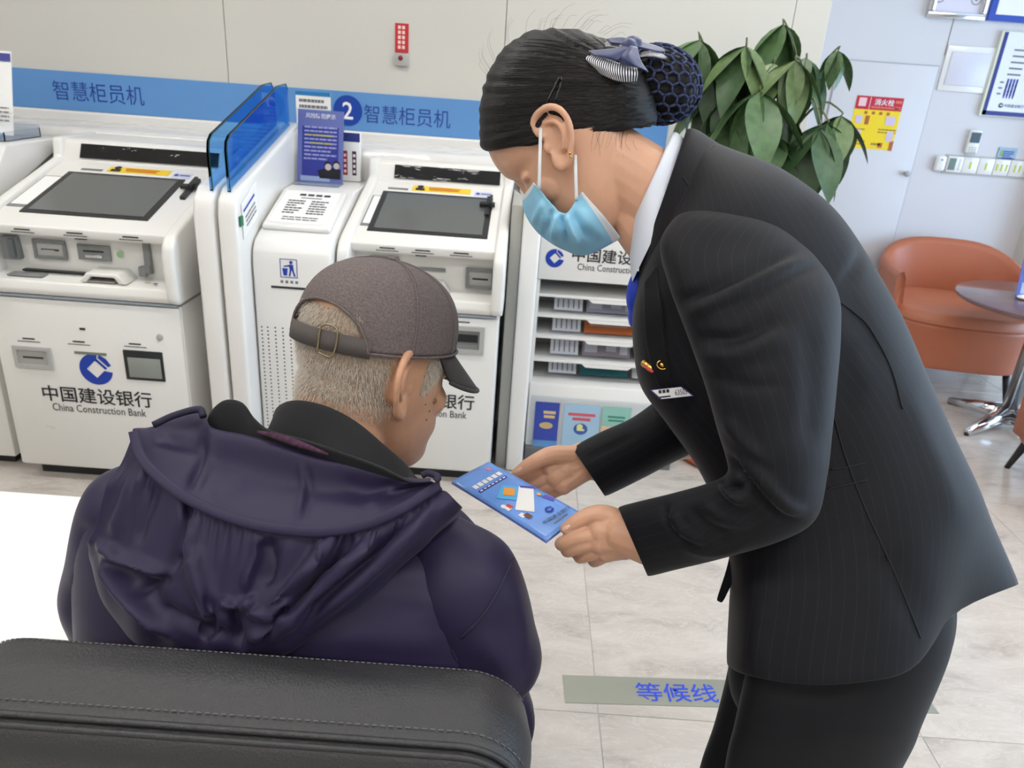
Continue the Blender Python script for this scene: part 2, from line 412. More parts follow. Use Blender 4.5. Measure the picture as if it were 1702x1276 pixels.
for lx in (-2.7, -.9, .9, 2.7):
    for ly in (-1.6, .05, 1.75, 3.0):
        if ly > 2.5 and lx != .9: continue
        L = thing('ceiling_light', 'long white ceiling light panel above the hall', 'light', (lx, ly, CEIL), 'ceiling light panels')
        MB().box(lx - .62, lx + .62, ly - .17, ly + .17, CEIL - .02, CEIL - .0005).build('lamp_frame', m_white, L)
        MB().box(lx - .59, lx + .59, ly - .14, ly + .14, CEIL - .024, CEIL - .021).build('diffuser', m_emit, L)
base = struct(MB().box(1.10, 2.82, FARY - .012, FARY, 0, .08).build('baseboard_far', m_white)); 

# blue sign band on the back wall
m_band = mat('blue_band', (96, 147, 204), .35, var=.03, vscale=3)
Zt, Zb = atY(400, 139, WALLY)[2], atY(400, 203, WALLY)[2]
band = MB().box(-3.2, .55, WALLY - .006, WALLY, Zb, Zt).build('sign_band', m_band, loc=(0, WALLY, Zb)); tag(band, 'long blue sign band along the back wall above the machines', 'sign')
m_signtext = mat('sign_text_blue', (28, 66, 150), .5)
for pa, pb in (((90, 152), (240, 157)), ((606, 191), (749, 196))):
    a = atY(pa[0], pa[1], WALLY); c2 = atY(pb[0], pb[1], WALLY); mid = (a + c2) / 2; mid[1] = WALLY - .0065
    text('lettering', '智慧柜员机', mid, (c2 - a)[0], (c2 - a)[0] * .2, m_signtext, band)
mould = MB().prism([(WALLY, Zb - .045), (WALLY - .022, Zb - .04), (WALLY - .026, Zb - .008), (WALLY - .02, Zb - .001), (WALLY, Zb - .001)], -3.2, .55).build('trim_1', m_white2); struct(mould)
c2 = atY(577, 184, WALLY - .02); c2[1] = WALLY - .008
num = thing('number_sign', 'round dark blue sign with a white number two', 'sign', c2)
flat('disc', [disc(0, 0, .058, 40)], c2, mat('sign_navy', (24, 66, 160), .4), num, lift=.001)
text('numeral', '2', c2, .042, .066, m_whiteprint, num, lift=.0016, bold=.01)
# red fire button plate
a = atY(657, 38, WALLY); b2 = atY(678, 88, WALLY); c3 = atY(677, 110, WALLY)
fb = thing('fire_alarm_point', 'small red notice with a grey call button below on the back wall', 'alarm', (a[0], WALLY, c3[2]))
MB().box(a[0], b2[0] + .002, WALLY - .004, WALLY - .0005, b2[2], a[2]).build('red_plate', mat('red_plate', (196, 44, 50), .4), fb)
fx = (a[0] + b2[0]) / 2; wz = a[2] - b2[2]; pts = []
for k in range(5):
    for s_ in (-1, 1): pts += [rect(s_ * .008, wz * (.36 - .17 * k), .011, .012)]
flat('lettering', pts, (fx, WALLY - .0045, (a[2] + b2[2]) / 2), mat('print_pink', (240, 205, 200), .6), fb)
MB().box(a[0], b2[0] + .002, WALLY - .022, WALLY - .0005, c3[2], b2[2] - .003).build('button_box', m_lgrey, fb, bevel=.002)
V, Fc = lathe([(.009, 0), (.009, .004), (.006, .007)], (0, 0, 0), 18); V = [(fx + x, WALLY - .022 - z, (c3[2] + b2[2]) / 2 + .004 + y) for x, y, z in V]
mesh('button', V, Fc, mat('button_red', (130, 20, 40), .35), fb)

# ================================================================== SELF-SERVICE MACHINES
def slot(parent, x, z, y, w_, h_, name='card_slot', frame=None, depth=.03, lip=.006, inner=None, yn=0.0, tilt=None):
    """a framed recessed opening on a front face at depth y"""
    fr = MB()
    t = min(w_, h_) * .16
    fr.box(x - w_ / 2, x + w_ / 2, y - lip, y + .001, z + h_ / 2 - t, z + h_ / 2).box(x - w_ / 2, x + w_ / 2, y - lip, y + .001, z - h_ / 2, z - h_ / 2 + t)
    fr.box(x - w_ / 2, x - w_ / 2 + t, y - lip, y + .001, z - h_ / 2 + t, z + h_ / 2 - t).box(x + w_ / 2 - t, x + w_ / 2, y - lip, y + .001, z - h_ / 2 + t, z + h_ / 2 - t)
    p = fr.build(name, frame or m_grey, parent)
    MB().box(x - w_ / 2 + t, x + w_ / 2 - t, y - lip * .3, y + .0005, z - h_ / 2 + t, z + h_ / 2 - t).build('slot_face', inner or m_lgrey, p)
    MB().box(x - w_ * .27, x + w_ * .27, y - lip * .3 - .0008, y, z - .004, z + .002).build('opening', m_dark, p)
    return p
def machine(label, x0, W, dy, dz, model):
    """white smart teller machine; x0 left side, front plane at 2.28+dy"""
    y0 = 2.28 + dy; x1 = x0 + W
    T = thing('teller_machine', label, 'machine', (x0 + W / 2, y0, 0), 'self-service teller machines')
    Z = lambda z: z + dz
    body = MB().box(x0 + .012, x1 - .012, y0 + .01, y0 + .56, .05, Z(.672)).build('lower_cabinet', m_white, T, bevel=.006)
    MB().box(x0 + .016, x1 - .016, y0, y0 + .012, .06, Z(.668)).build('door', m_white, T, bevel=.004)
    MB().box(x0 + .05, x1 - .05, y0 + .05, y0 + .54, 0, .05).build('plinth', m_dark, T)
    # upper housing: tray, control face, sloping console
    core = [(y0 - .004, Z(.682)), (y0 - .012, Z(.70)), (y0 - .004, Z(.728)), (y0 + .09, Z(.735)), (y0 + .075, Z(.862)), (y0 + .02, Z(.868)), (y0 + .015, Z(.898)),
            (y0 + .488, Z(1.032)), (y0 + .515, Z(1.098)), (y0 + .53, Z(1.108)), (3.025, Z(1.108)), (3.025, Z(.682))]
    MB().prism(core, x0 + .035, x1 - .035).build('upper_housing', m_white, T, bevel=.006, seg=3)
    cheek = [(y0 - .01, Z(.682)), (y0 - .03, Z(.70)), (y0 - .034, Z(.84)), (y0 - .025, Z(.875)), (y0 + .0, Z(.902)), (y0 + .03, Z(.916)), (y0 + .49, Z(1.045)), (y0 + .5, Z(1.112)), (3.025, Z(1.112)), (3.025, Z(.682))]
    for xa in (x0, x1 - .04): MB().prism(cheek, xa, xa + .04).build('side_panel', m_white, T, bevel=.012, seg=4)
    MB().box(x0 + .02, x1 - .02, y0 - .006, y0 + .05, Z(.674), Z(.681)).build('light_strip', mat('strip_grey', (150, 158, 166), .3), T)
    MB().prism([(y0 + .488, Z(1.047)), (y0 + .512, Z(1.094)), (y0 + .52, Z(1.094)), (y0 + .52, Z(1.047))], x0 + .1, x1 - .052).build('mirror_strip', mat('wavy_black', (10, 10, 13), .05, coat=.7, bump=.6, bscale=9, bumpdist=.006, stretch=(1, 1, 3)), T)
    # console plane helpers
    ta = np.array((0, .495, .14)); ta /= np.linalg.norm(ta); nrm = np.array((0, -.14, .495)); nrm /= np.linalg.norm(nrm)
    con = lambda X, s: np.array((X, y0 + .015, Z(.898))) + ta * s
    def plate(name, X0, X1, s0, s1, lift, m, parent=T, t=.004):
        p = [con(X0, s0), con(X1, s0), con(X1, s1), con(X0, s1)]; bt = MB(); bt.poly([q + nrm * (lift - t) for q in p], nrm * t); return bt.build(name, m, parent)
    xc = x0 + W / 2
    sw = .205
    off = -.012 if model == 1 else .003
    scr = plate('screen_bezel', xc + off - sw, xc + off + sw, .085, .40, .004, m_dark)
    plate('screen', xc + off - sw + .02, xc + off + sw - .02, .103, .385, .0052, m_screen, scr, .001)
    hx0 = x0 + .045
    hl = plate('card_holder', hx0, hx0 + .09, .12, .36, .002, m_grey); plate('card', hx0 + .006, hx0 + .072, .135, .352, .0035, m_paper, hl, .001)
    bn = plate('sticker', xc - .1, xc + .12, .425, .47, .0015, mat('sticker_yellow', (238, 205, 60), .5))
    flat('sticker_print', [rect(0.02, .006, .12, .006), rect(.02, -.008, .11, .006)], con(xc, .448), mat('print_red', (205, 60, 40), .5), bn, (1, 0, 0), ta, .003)
    flat('sticker_figure', [disc(-.07, .012, .012), rect(-.07, -.01, .034, .018)], con(xc, .448), m_darkprint, bn, (1, 0, 0), ta, .003)
    nt_ = plate('blue_label', xc + .135, xc + .2, .412, .455, .0015, mat('label_pale', (205, 208, 228), .5))
    flat('label_print', [disc(-.02, 0, .008), rect(.01, 0, .035, .007)], con(xc + .168, .434), m_blueprint, nt_, (1, 0, 0), ta, .003)
    plate('grey_label', xc - .19, xc - .115, .425, .44, .0012, m_greyprint)
    # phone clip beside the screen
    cl = plate('scanner_bracket', x1 - .092, x1 - .076, .25, .40, .012, m_dark, T, .012); plate('clamp', x1 - .115, x1 - .06, .315, .335, .02, m_dark, cl, .012); plate('hook', x1 - .08, x1 - .07, .30, .37, .032, m_dark, cl, .014)
    # header labels
    hz = Z(.883); hy = y0 + .016
    for X in (x0 + .16, xc + .0, x1 - .15):
        flat('small_print', [rect(0, .003, .05, .0045)] + lines2(0, -.006, .075, 1, 1, .003, 9, 5), (X, hy - .0, hz), m_darkprint, T, (1, 0, 0), (0, -.005, .03), .0012)
    MB().box(xc - .03, xc + .006, y0 + .06, y0 + .07, Z(.855), Z(.861)).build('camera_eye', m_dark, T)
    fy = y0 + .076      # control face
    if model == 1:
        s1 = MB().box(x0 + .055, x0 + .105, fy - .02, fy + .01, Z(.775), Z(.85)).build('handset_recess', m_grey, T, bevel=.003)
        MB().box(x0 + .082, x0 + .103, fy - .034, fy - .018, Z(.785), Z(.845)).build('reader_lip', mat('mid_grey', (98, 101, 102), .4), s1, bevel=.004)
        c1 = slot(T, x0 + .2, Z(.812), fy, .105, .062); flat('card_mark', [rect(-.005, -.007, .04, .012), disc(.025, -.008, .003)], (x0 + .2, fy - .003, Z(.812)), m_lgrey, c1)
        MB().box(x0 + .29, x0 + .395, fy - .006, fy + .001, Z(.787), Z(.838)).build('receipt_slot', m_grey, T, bevel=.002)
        MB().box(x0 + .31, x0 + .375, fy - .008, fy, Z(.815), Z(.820)).build('opening', m_dark, T); MB().box(x0 + .315, x0 + .37, fy - .01, fy, Z(.797), Z(.806)).build('glow_bar', m_chrome, T, bevel=.002)
        flat('green_symbol', [disc(0, 0, .011)], (x0 + .425, fy + .0, Z(.812)), mat('symbol_green', (150, 190, 140), .5), T, lift=.0015)
        # camera arm
        MB().prism([(fy - .022, Z(.76)), (fy - .022, Z(.785)), (fy - .012, Z(.79)), (fy - .012, Z(.86)), (fy + .005, Z(.86)), (fy + .005, Z(.755))], x0 + .505, x0 + .527).build('camera_arm', m_grey, T, bevel=.003)
        MB().box(x0 + .488, x0 + .513, fy - .024, fy, Z(.748), Z(.782)).build('camera_arm', m_grey, T, bevel=.004)
        # tray
        MB().box(x0 + .1, x0 + .31, y0 + .07, y0 + .092, Z(.737), Z(.742)).build('keypad_slot', m_dark, T)
        MB().box(x0 + .08, x0 + .19, y0 + .02, y0 + .06, Z(.733), Z(.7375)).build('finger_reader', m_grey, T, bevel=.001)
        arch = [(x0 + .32, Z(.733)), (x0 + .345, Z(.765)), (x0 + .445, Z(.765)), (x0 + .47, Z(.733)), (x0 + .445, Z(.733)), (x0 + .432, Z(.752)), (x0 + .355, Z(.752)), (x0 + .342, Z(.733))]
        MB().poly([(p, y0 + .005, q) for p, q in arch], (0, .085, 0)).build('keypad_hood', m_white, T, bevel=.004)
        MB().box(x0 + .345, x0 + .43, y0 + .01, y0 + .08, Z(.733), Z(.738)).build('keypad', mat('keypad_grey', (150, 146, 140), .5), T)
        flat('code_label', [rect(-.01, .004, .02, .006), rect(.016, 0, .014, .012)], (x0 + .535, y0 + .03, Z(.734)), m_darkprint, T, (1, 0, 0), (0, 1, 0), .003)
        # lower door
        slot(T, x0 + .13, .465, y0, .125, .075, 'deposit_slot', m_lgrey, lip=.008, inner=mat('slot_grey', (165, 165, 160), .5))
        MB().box(x0 + .27, x0 + .375, y0 - .002, y0 + .001, .488, .497).build('paper_slot', mat('olive_grey', (118, 124, 112), .5), T)
        p = MB().box(x0 + .432, x0 + .562, y0 - .004, y0 + .001, .41, .515).build('cash_window', m_dark, T, bevel=.002)
        MB().box(x0 + .445, x0 + .553, y0 - .0055, y0, .42, .49).build('roller', mat('roller_grey', (140, 145, 140), .25), p, bevel=.001)
        for X, z_ in ((x0 + .125, .525), (x0 + .29, .527), (x0 + .475, .533)): flat('small_print', [rect(0, .004, .04, .005)] + lines2(0, -.006, .075, 1, 1, .003, 9, 3), (X, y0 - .0, z_), m_darkprint, T, lift=.001)
        MB().box(x0 + .3, x0 + .318, y0 - .002, y0 + .001, .573, .580).build('lock_slot', m_dark, T)
        V, Fc = lathe([(.011, 0), (.011, .003), (.008, .004)], (0, 0, 0), 16); mesh('door_lock', [(x0 + .56 + x, y0 - z, .567 + y) for x, y, z in V], Fc, m_lgrey, T)
        bank_name(T, (x0 + .322, y0 - .0, .338), .37, m_darkprint, m_blueprint, (x0 + .333, y0 - .0, .437), .055)
        flat('scuff', [rect(0, 0, .03, .004), rect(.01, -.006, .02, .003)], (x0 + .14, y0, .21), mat('scuff', (212, 208, 200), .5), T)
    else:
        slot(T, x0 + .14, Z(.815), fy, .1, .055)
        flat('green_symbol', [disc(0, 0, .011)], (x0 + .215, fy, Z(.808)), mat('symbol_green', (150, 190, 140), .5), T, lift=.0015)
        MB().box(x0 + .245, x0 + .35, fy - .004, fy + .001, Z(.803), Z(.815)).build('receipt_slot', m_grey, T, bevel=.001)
        c1 = slot(T, x0 + .47, Z(.788), fy, .1, .072); flat('card_mark', [rect(-.005, -.01, .045, .012), disc(.022, -.01, .003)], (x0 + .47, fy - .003, Z(.788)), m_lgrey, c1)
        arch = [(x0 + .22, Z(.733)), (x0 + .24, Z(.773)), (x0 + .345, Z(.773)), (x0 + .372, Z(.733)), (x0 + .345, Z(.733)), (x0 + .33, Z(.757)), (x0 + .255, Z(.757)), (x0 + .243, Z(.733))]
        MB().poly([(p, y0 + .005, q) for p, q in arch], (0, .085, 0)).build('keypad_hood', m_white, T, bevel=.004)
        MB().box(x0 + .25, x0 + .33, y0 + .01, y0 + .08, Z(.733), Z(.738)).build('keypad', mat('keypad_grey', (150, 146, 140), .5), T)
        slot(T, x1 - .135, .575, y0, .155, .1, 'deposit_slot', m_lgrey, lip=.008, inner=m_grey)
        MB().box(x1 - .19, x1 - .08, y0 - .006, y0, .568, .595).build('slot_mouth', m_dark, T)
        flat('small_print', [rect(0, .0, .05, .006), rect(-.04, -.008, .016, .008)], (x1 - .135, y0, .638), m_greyprint, T, lift=.001)
        bank_name(T, (x1 - .265, y0, .338), .37, m_darkprint, m_blueprint, (x1 - .265, y0, .437), .055)
    return T
machine('white teller machine with a large sleeping screen beside the blue glass screens', -1.712, .648, 0, 0, 1)
machine('white teller machine behind the cap, under the number two sign', -.605, .556, .165, -.015, 2)

# neighbouring machine cut off by the left edge
x1 = -1.752; y0 = 2.33
T = thing('cash_machine', 'grey white cash machine cut off at the left edge', 'machine', (x1 - .3, y0, 0))
MB().box(x1 - .62, x1, y0, y0 + .6, .05, .69).build('lower_cabinet', m_white, T, bevel=.006); MB().box(x1 - .58, x1 - .04, y0 + .05, y0 + .55, 0, .05).build('plinth', m_dark, T)
MB().prism([(y0 - .03, .70), (y0 - .03, .80), (y0 + .26, 1.095), (y0 + .57, 1.098), (y0 + .59, 1.07), (y0 + .2, .925), (y0 + .14, .895), (y0 + .14, .70)], x1 - .62, x1).build('upper_housing', m_white, T, bevel=.008, seg=3)
MB().prism([(y0 + .14, .70), (y0 + .14, .89), (y0 + .21, .921), (y0 + .6, 1.06), (y0 + .69, 1.06), (y0 + .69, .70)], x1 - .6, x1 - .006).build('rear_housing', m_lgrey, T, bevel=.004)
MB().box(x1 - .001, x1 + .003, y0 + .08, y0 + .1, .1, .6).build('side_groove', m_lgrey, T)
h = thing('card_holder', 'white notice card in a clear tray on the left machine', 'holder', (-1.93, 2.72, 1.1))
pa = atY(20, 222, 2.75); pb = atY(2, 85, 2.75)
MB().poly([(pa[0] - .22, 2.74, 1.11), (pa[0] + .01, 2.74, 1.11), (pb[0], 2.80, pb[2]), (pb[0] - .22, 2.80, pb[2])], (0, .003, 0)).build('card', m_paper, h)
flat('card_heading', [rect(-.11, -.02, .22, .025)], (pb[0], 2.797, pb[2]), mat('print_violet', (72, 72, 150), .5), h, (1, 0, 0), (0, .06, .3), .002)
flat('card_print', lines2(-.1, 0, .19, 4, .014, .005, 7, 4), (pb[0], 2.75, 1.2), m_greyprint, h, (1, 0, 0), (0, .06, .3), .006)
m_acryl = mat('clear_acrylic', (225, 232, 240), .05, trans=.9, ior=1.1)
MB().box(-2.1, -1.80, 2.66, 2.665, 1.098, 1.128).box(-2.1, -1.80, 2.86, 2.865, 1.098, 1.14).box(-1.803, -1.80, 2.66, 2.865, 1.098, 1.13).box(-2.1, -1.80, 2.66, 2.865, 1.098, 1.1).build('clear_tray', m_acryl, h)
MB().box(-2.08, -1.86, 2.69, 2.74, 1.101, 1.115).build('leaflet_stack', mat('leaflet_blue', (120, 165, 205), .5), h)

# back counter behind the machines
m_wavy = mat('wavy_gloss_white', (222, 221, 219), .08, coat=.5, bump=.7, bscale=5, bumpdist=.02, stretch=(1, 3, 1))
bc = MB().prism([(3.034, .7), (3.034, 1.09), (3.045, 1.112), (3.06, 1.12), (WALLY - .027, 1.135), (WALLY - .003, 1.135), (WALLY - .003, .7)], -2.5, -.0).build('back_counter', m_wavy, bevel=.006, seg=3, loc=(-1.2, 3.0, 0))
bc.data.transform(Matrix.Translation((0, 0, 0)))
tag(bc, 'glossy white ledge behind the machines below the blue band', 'ledge')
for v in bc.data.vertices:
    if v.co.z < .75: v.co.z = .001

# dividing panels with blue glass
m_bglass = mat('blue_glass', (118, 182, 244), .02, trans=1, ior=1.12)
m_bedge = mat('glass_edge', (10, 60, 60), .2)
def divider(label, xa, xb, gx, yf, glass=True):
    T = thing('divider_panel', label, 'divider', ((xa + xb) / 2, yf, 0), 'white divider panels')
    prof = [(yf, .02), (yf, .98), (yf + .012, 1.025), (yf + .05, 1.055), (2.93, 1.195), (3.02, 1.2), (3.02, .02)]
    MB().prism(prof, xa, xb).build('panel', m_white2, T, bevel=.011, seg=3)
    MB().box(xa + .01, xb - .01, yf + .02, 3.0, 0, .02).build('foot', m_dark, T)
    if glass:
        g = [(yf + .03, 1.045), (yf + .028, 1.165), (yf + .036, 1.19), (yf + .06, 1.207), (2.82, 1.335), (2.90, 1.34), (2.92, 1.32), (2.93, 1.195)]
        G = MB().prism(g, gx - .004, gx + .004).build('glass_screen', m_bglass, T)
        P = [np.array((gx + .0042, y, z)) for y, z in g]
        MB().tube(P[:-1], .0018, 5).build('glass_edge', m_bedge, G)
    return T
divider('white divider panel with blue glass on the side of the left machine', -1.002, -.938, -.950, 2.27)
divider('white divider panel with blue glass on the side of the waste cabinet', -.928, -.868, -.897, 2.27)
st = thing('notice_plate', 'small white notice fixed to the side of the divider panel', 'notice', (-.867, 2.4, .93))
q = [np.array((-.8665, 2.31, .90)), np.array((-.8665, 2.45, .95)), np.array((-.8665, 2.45, 1.06)), np.array((-.8665, 2.31, 1.01))]
MB().poly(q, (.002, 0, 0)).build('plate', m_paper, st)
yd_ = np.array((0, 0, 1.)); xd_ = np.array((0, .14, .05))
flat('lettering', [rect(0, .025, .11, .008)], (-.8645, 2.38, .98), m_blueprint, st, xd_, yd_, .001); flat('print', lines2(0, .006, .1, 3, .014, .006, 5, 8), (-.8645, 2.38, .975), m_greyprint, st, xd_, yd_, .001)
gs = MB().box(-.868, -.862, 2.285, 2.31, .945, .975).build('green_sticker', mat('sticker_green', (30, 110, 80), .5), loc=(-.865, 2.3, .945)); tag(gs, 'tiny dark green sticker on the divider panel edge', 'sticker')

# waste cabinet with notice tray
x0, x1, yf = -.862, -.612, 2.36
T = thing('waste_cabinet', 'white waste paper cabinet with bin symbol and perforated front', 'cabinet', ((x0 + x1) / 2, yf, 0))
prof = [(yf, .03), (yf, .82), (yf + .008, .856), (yf + .03, .884), (yf + .07, .9), (2.74, 1.0), (3.025, 1.0), (3.025, .03)]
MB().prism(prof, x0, x1).build('cabinet_body', m_white2, T, bevel=.006, seg=3); MB().box(x0 + .02, x1 - .02, yf + .03, 3.0, 0, .03).build('plinth', m_dark, T)
MB().box(-.805, -.64, yf - .002, yf + .004, .737, .744).build('waste_slot', m_dark, T)
ic = np.array((-.745, yf, .805))
fr = [[(-.028, -.031), (.028, -.031), (.028, -.0285), (-.028, -.0285)], [(-.028, .031), (.028, .031), (.028, .0285), (-.028, .0285)], [(-.028, -.031), (-.0255, -.031), (-.0255, .031), (-.028, .031)], [(.028, -.031), (.0255, -.031), (.0255, .031), (.028, .031)]]
fig = [disc(.008, .02, .0055, 14), [(.001, .013), (.015, .013), (.016, -.006), (.003, -.006)], [(.003, -.006), (.009, -.006), (.004, -.026), (-.001, -.026)], [(.010, -.006), (.016, -.006), (.022, -.026), (.016, -.026)], [(.002, .012), (-.016, .008), (-.016, .004), (.003, .006)], [(-.021, .0), (-.003, .0), (-.006, -.024), (-.018, -.024)]]
flat('bin_symbol', fr + fig, ic, m_blueprint, T, lift=.001)
flat('lettering', [rect(-.024 + .016 * k, -.045, .009, .009) for k in range(4)], ic, m_greyprint, T, lift=.001)
holes = []
for cx_ in (-.845, -.825, -.80, -.775, -.75): holes += [disc(cx_, .10 + .0135 * k, .0028, 8) for k in range(38)]
flat('vent_holes', holes, (0, yf, 0), m_dark, T, lift=.0008)
ta = np.array((0, .31, .1)); ta /= np.linalg.norm(ta); nr = np.array((0, -.1, .31)); nr /= np.linalg.norm(nr)
tray = thing('notice_tray', 'white shallow tray holding a printed service notice on the waste cabinet', 'tray', (-.74, 2.58, .96))
c0 = np.array((-.742, 2.575, .945)); qx = np.array((1, 0, 0)) * .112; qy = ta * .135
bt = MB().poly([c0 - qx - qy + nr * .001, c0 + qx - qy + nr * .001, c0 + qx + qy + nr * .001, c0 - qx + qy + nr * .001], nr * .02); bt.build('tray_body', m_white2, tray, bevel=.008, seg=3)
flat('paper', [rect(0, 0, .19, .225)], c0, m_paper, tray, (1, 0, 0), ta, .0222)
pr = [rect(-.03 + .0 + .028 * k, .085, .022, .014) for k in range(4)] + [rect(0.005, .062, .07, .005)]
for s_ in (-1, 1): pr += lines2(s_ * .04, .04, .06, 6, .017, .008, 4, 11 + s_)
pr += lines2(0, -.075, .12, 2, .015, .006, 5, 3)
flat('print', pr, c0, m_darkprint, tray, (1, 0, 0), ta, .0228)
# acrylic stand with poster
sa, sb = atY(482, 305, 2.86) + (.026, 0, 0), atY(563, 312, 2.86) + (.012, 0, 0); top = atY(482, 180, 2.9)
ps = thing('poster_stand', 'clear acrylic stand with a blue risk notice on the waste cabinet', 'stand', ((sa[0] + sb[0]) / 2, 2.86, 1.0))
hx = (sb[0] - sa[0]) / 2; pc = np.array(((sa[0] + sb[0]) / 2, 2.865, 1.003)); ph = top[2] - 1.003; yd = np.array((0, .05, ph)); 
MB().poly([pc + (-hx, 0, 0), pc + (hx, 0, 0), pc + yd + (hx, 0, 0), pc + yd + (-hx, 0, 0)], (0, .004, 0)).build('poster', mat('poster_lilac', (118, 128, 190), .35), ps)
MB().poly([pc + (-hx - .004, -.004, 0), pc + (hx + .004, -.004, 0), pc + yd + (hx + .004, -.004, .004), pc + yd + (-hx - .004, -.004, .004)], (0, .002, 0)).build('acrylic_front', mat('acrylic_front', (235, 238, 245), .08, trans=1, ior=1.03), ps)
MB().box(pc[0] - hx, pc[0] + hx, 2.80, 2.90, 1.001, 1.004).build('acrylic_base', m_acryl, ps)
cc = pc + yd / 2
flat('poster_field', [rect(0, -.02, hx * 1.6, ph * .72)], cc, mat('poster_blue', (58, 66, 158), .35), ps, (1, 0, 0), yd, .0012)
text('poster_title', '风险防范提示', cc + np.array((0, 0, ph * .42)) + (0, .02, 0), hx * 1.3, ph * .07, m_whiteprint, ps, (1, 0, 0), yd, .0015, bold=.01)
flat('poster_print', lines2(0, ph * .27, hx * 1.45, 9, ph * .055, .006, 5, 21), cc, mat('print_lilac', (186, 188, 226), .5), ps, (1, 0, 0), yd, .0018)
flat('poster_print', lines2(0, ph * .16, hx * 1.3, 1, 1, .006, 5, 2) + lines2(0.01, ph * .05, hx * 1.1, 1, 1, .006, 4, 6), cc, mat('print_yellow', (220, 210, 90), .5), ps, (1, 0, 0), yd, .0022)
flat('poster_photo', [[(hx * .0, -ph * .44), (hx * .92, -ph * .44), (hx * .92, -ph * .3), (hx * .4, -ph * .28), (-hx * .1, -ph * .33)], disc(hx * .35, -ph * .25, .014), disc(hx * .72, -ph * .23, .013)], cc, m_darkprint, ps, (1, 0, 0), yd, .002)
flat('poster_photo', [disc(hx * .37, -ph * .275, .012), disc(hx * .73, -ph * .255, .011)], cc, mat('print_skin', (205, 190, 180), .5), ps, (1, 0, 0), yd, .0024)
flat('poster_foot', [rect(-hx * .2, -ph * .45, hx * 1.3, ph * .07)], cc, mat('poster_pale', (180, 196, 226), .4), ps, (1, 0, 0), yd, .0016)
# white notices behind the stand
w1a, w1b = atY(492, 150, WALLY), atY(551, 190, WALLY)
n1_ = thing('wall_notice', 'white printed notice stuck on the blue band above the acrylic stand', 'notice', (w1a[0], WALLY, 1.2))
MB().box(w1a[0], w1b[0], WALLY - .009, WALLY - .0065, w1b[2] - .09, w1a[2]).build('sheet', m_paper, n1_)
nx = (w1a[0] + w1b[0]) / 2; ww = w1b[0] - w1a[0]
flat('heading', [rect(0, -.008, ww, .016)], (nx, WALLY - .0095, w1a[2]), mat('notice_teal', (40, 120, 180), .4), n1_, lift=.001)
flat('print', lines2(0, -.035, ww * .82, 2, .022, .011, 8, 2) + lines2(0, -.075, ww * .8, 3, .014, .005, 5, 5), (nx, WALLY - .0095, w1a[2]), m_greyprint, n1_, lift=.001)
b1a, b1b = atY(566, 219, 2.98), atY(599, 305, 2.98)
bxx = thing('leaflet_box', 'white leaflet box with red and plum strips beside the acrylic stand', 'box', (b1a[0], 2.98, 1.0))
MB().box(b1a[0] - .02, b1b[0], 2.98, 3.01, 1.001, b1a[2]).build('box_body', m_paper, bxx, bevel=.002)
bxc = (b1a[0] - .02 + b1b[0]) / 2; bw = b1b[0] - b1a[0] + .02; bh = b1a[2] - 1.001
flat('box_heading', [rect(0, bh * .41, bw, bh * .18)], (bxc, 2.98, 1 + bh / 2), mat('box_navy', (48, 60, 130), .5), bxx, lift=.001)
flat('strip', [rect(-bw * .12, -bh * .12, bw * .19, bh * .5)], (bxc, 2.98, 1 + bh / 2), mat('strip_red', (176, 32, 52), .5), bxx, lift=.001)
flat('strip', [rect(bw * .26, -bh * .12, bw * .17, bh * .5)], (bxc, 2.98, 1 + bh / 2), mat('strip_plum', (78, 36, 62), .5), bxx, lift=.001)
flat('strip_print', [rect(X, bh * (.04 - .11 * k), .009, .011) for k in range(4) for X in (-bw * .12, bw * .26)], (bxc, 2.98, 1 + bh / 2), m_whiteprint, bxx, lift=.0018)

# partition beside the second machine and brochure rack
m_part = mat('partition_shaded', (168, 168, 162), .4)  # shade on the slab beside the machine, put into its grey colour
pp = thing('partition_post', 'tall white partition between machine and brochure rack', 'partition', (.02, 2.6, 0))
MB().box(-.044, -.003, 2.60, 3.02, .0, 1.02).build('shaded_side', m_part, pp, bevel=.006); MB().box(-.002, .062, 2.57, 3.02, 0, 1.03).build('white_side', m_white2, pp, bevel=.012, seg=3)
RX0, RX1, RY = .066, .66, 2.72
rk = thing('brochure_rack', 'white brochure rack with bank name and four narrow shelves', 'rack', ((RX0 + RX1) / 2, RY, 0))
zz = lambda px_, py_: atY(px_, py_, RY)[2]
hb, ht = zz(897, 464), zz(893, 350)
MB().box(RX0, RX1, RY, RY + .3, hb, ht).build('header', m_white2, rk, bevel=.006)
lc = atY(922, 429, RY); tcn = atY(1010, 430, RY); lc[1] = RY; tcn[1] = RY
bank_name(rk, tcn + (0.035, 0, 0.008), .33, m_darkprint, m_blueprint, lc, .034)
MB().box(RX0, RX1, RY + .27, RY + .3, .05, hb).build('back_board', mat('rack_back', (176, 177, 176), .5), rk)
MB().box(RX0, RX0 + .012, RY + .01, RY + .3, .05, hb).build('side_board', m_white2, rk); MB().box(RX1 - .012, RX1, RY + .01, RY + .3, .05, hb).build('side_board', m_white2, rk)
m_clear = mat('shelf_acrylic', (246, 248, 250), .03, trans=1, ior=1.04)
SY = RY + .02
shz = [zz(893, 492), zz(889, 526), zz(886, 561), zz(884, 600)]
mags = [((150, 150, 160), (150, 146, 160)), ((196, 200, 204), (205, 112, 60)), ((175, 170, 172), (132, 122, 128)), ((190, 198, 200), (45, 110, 115))]
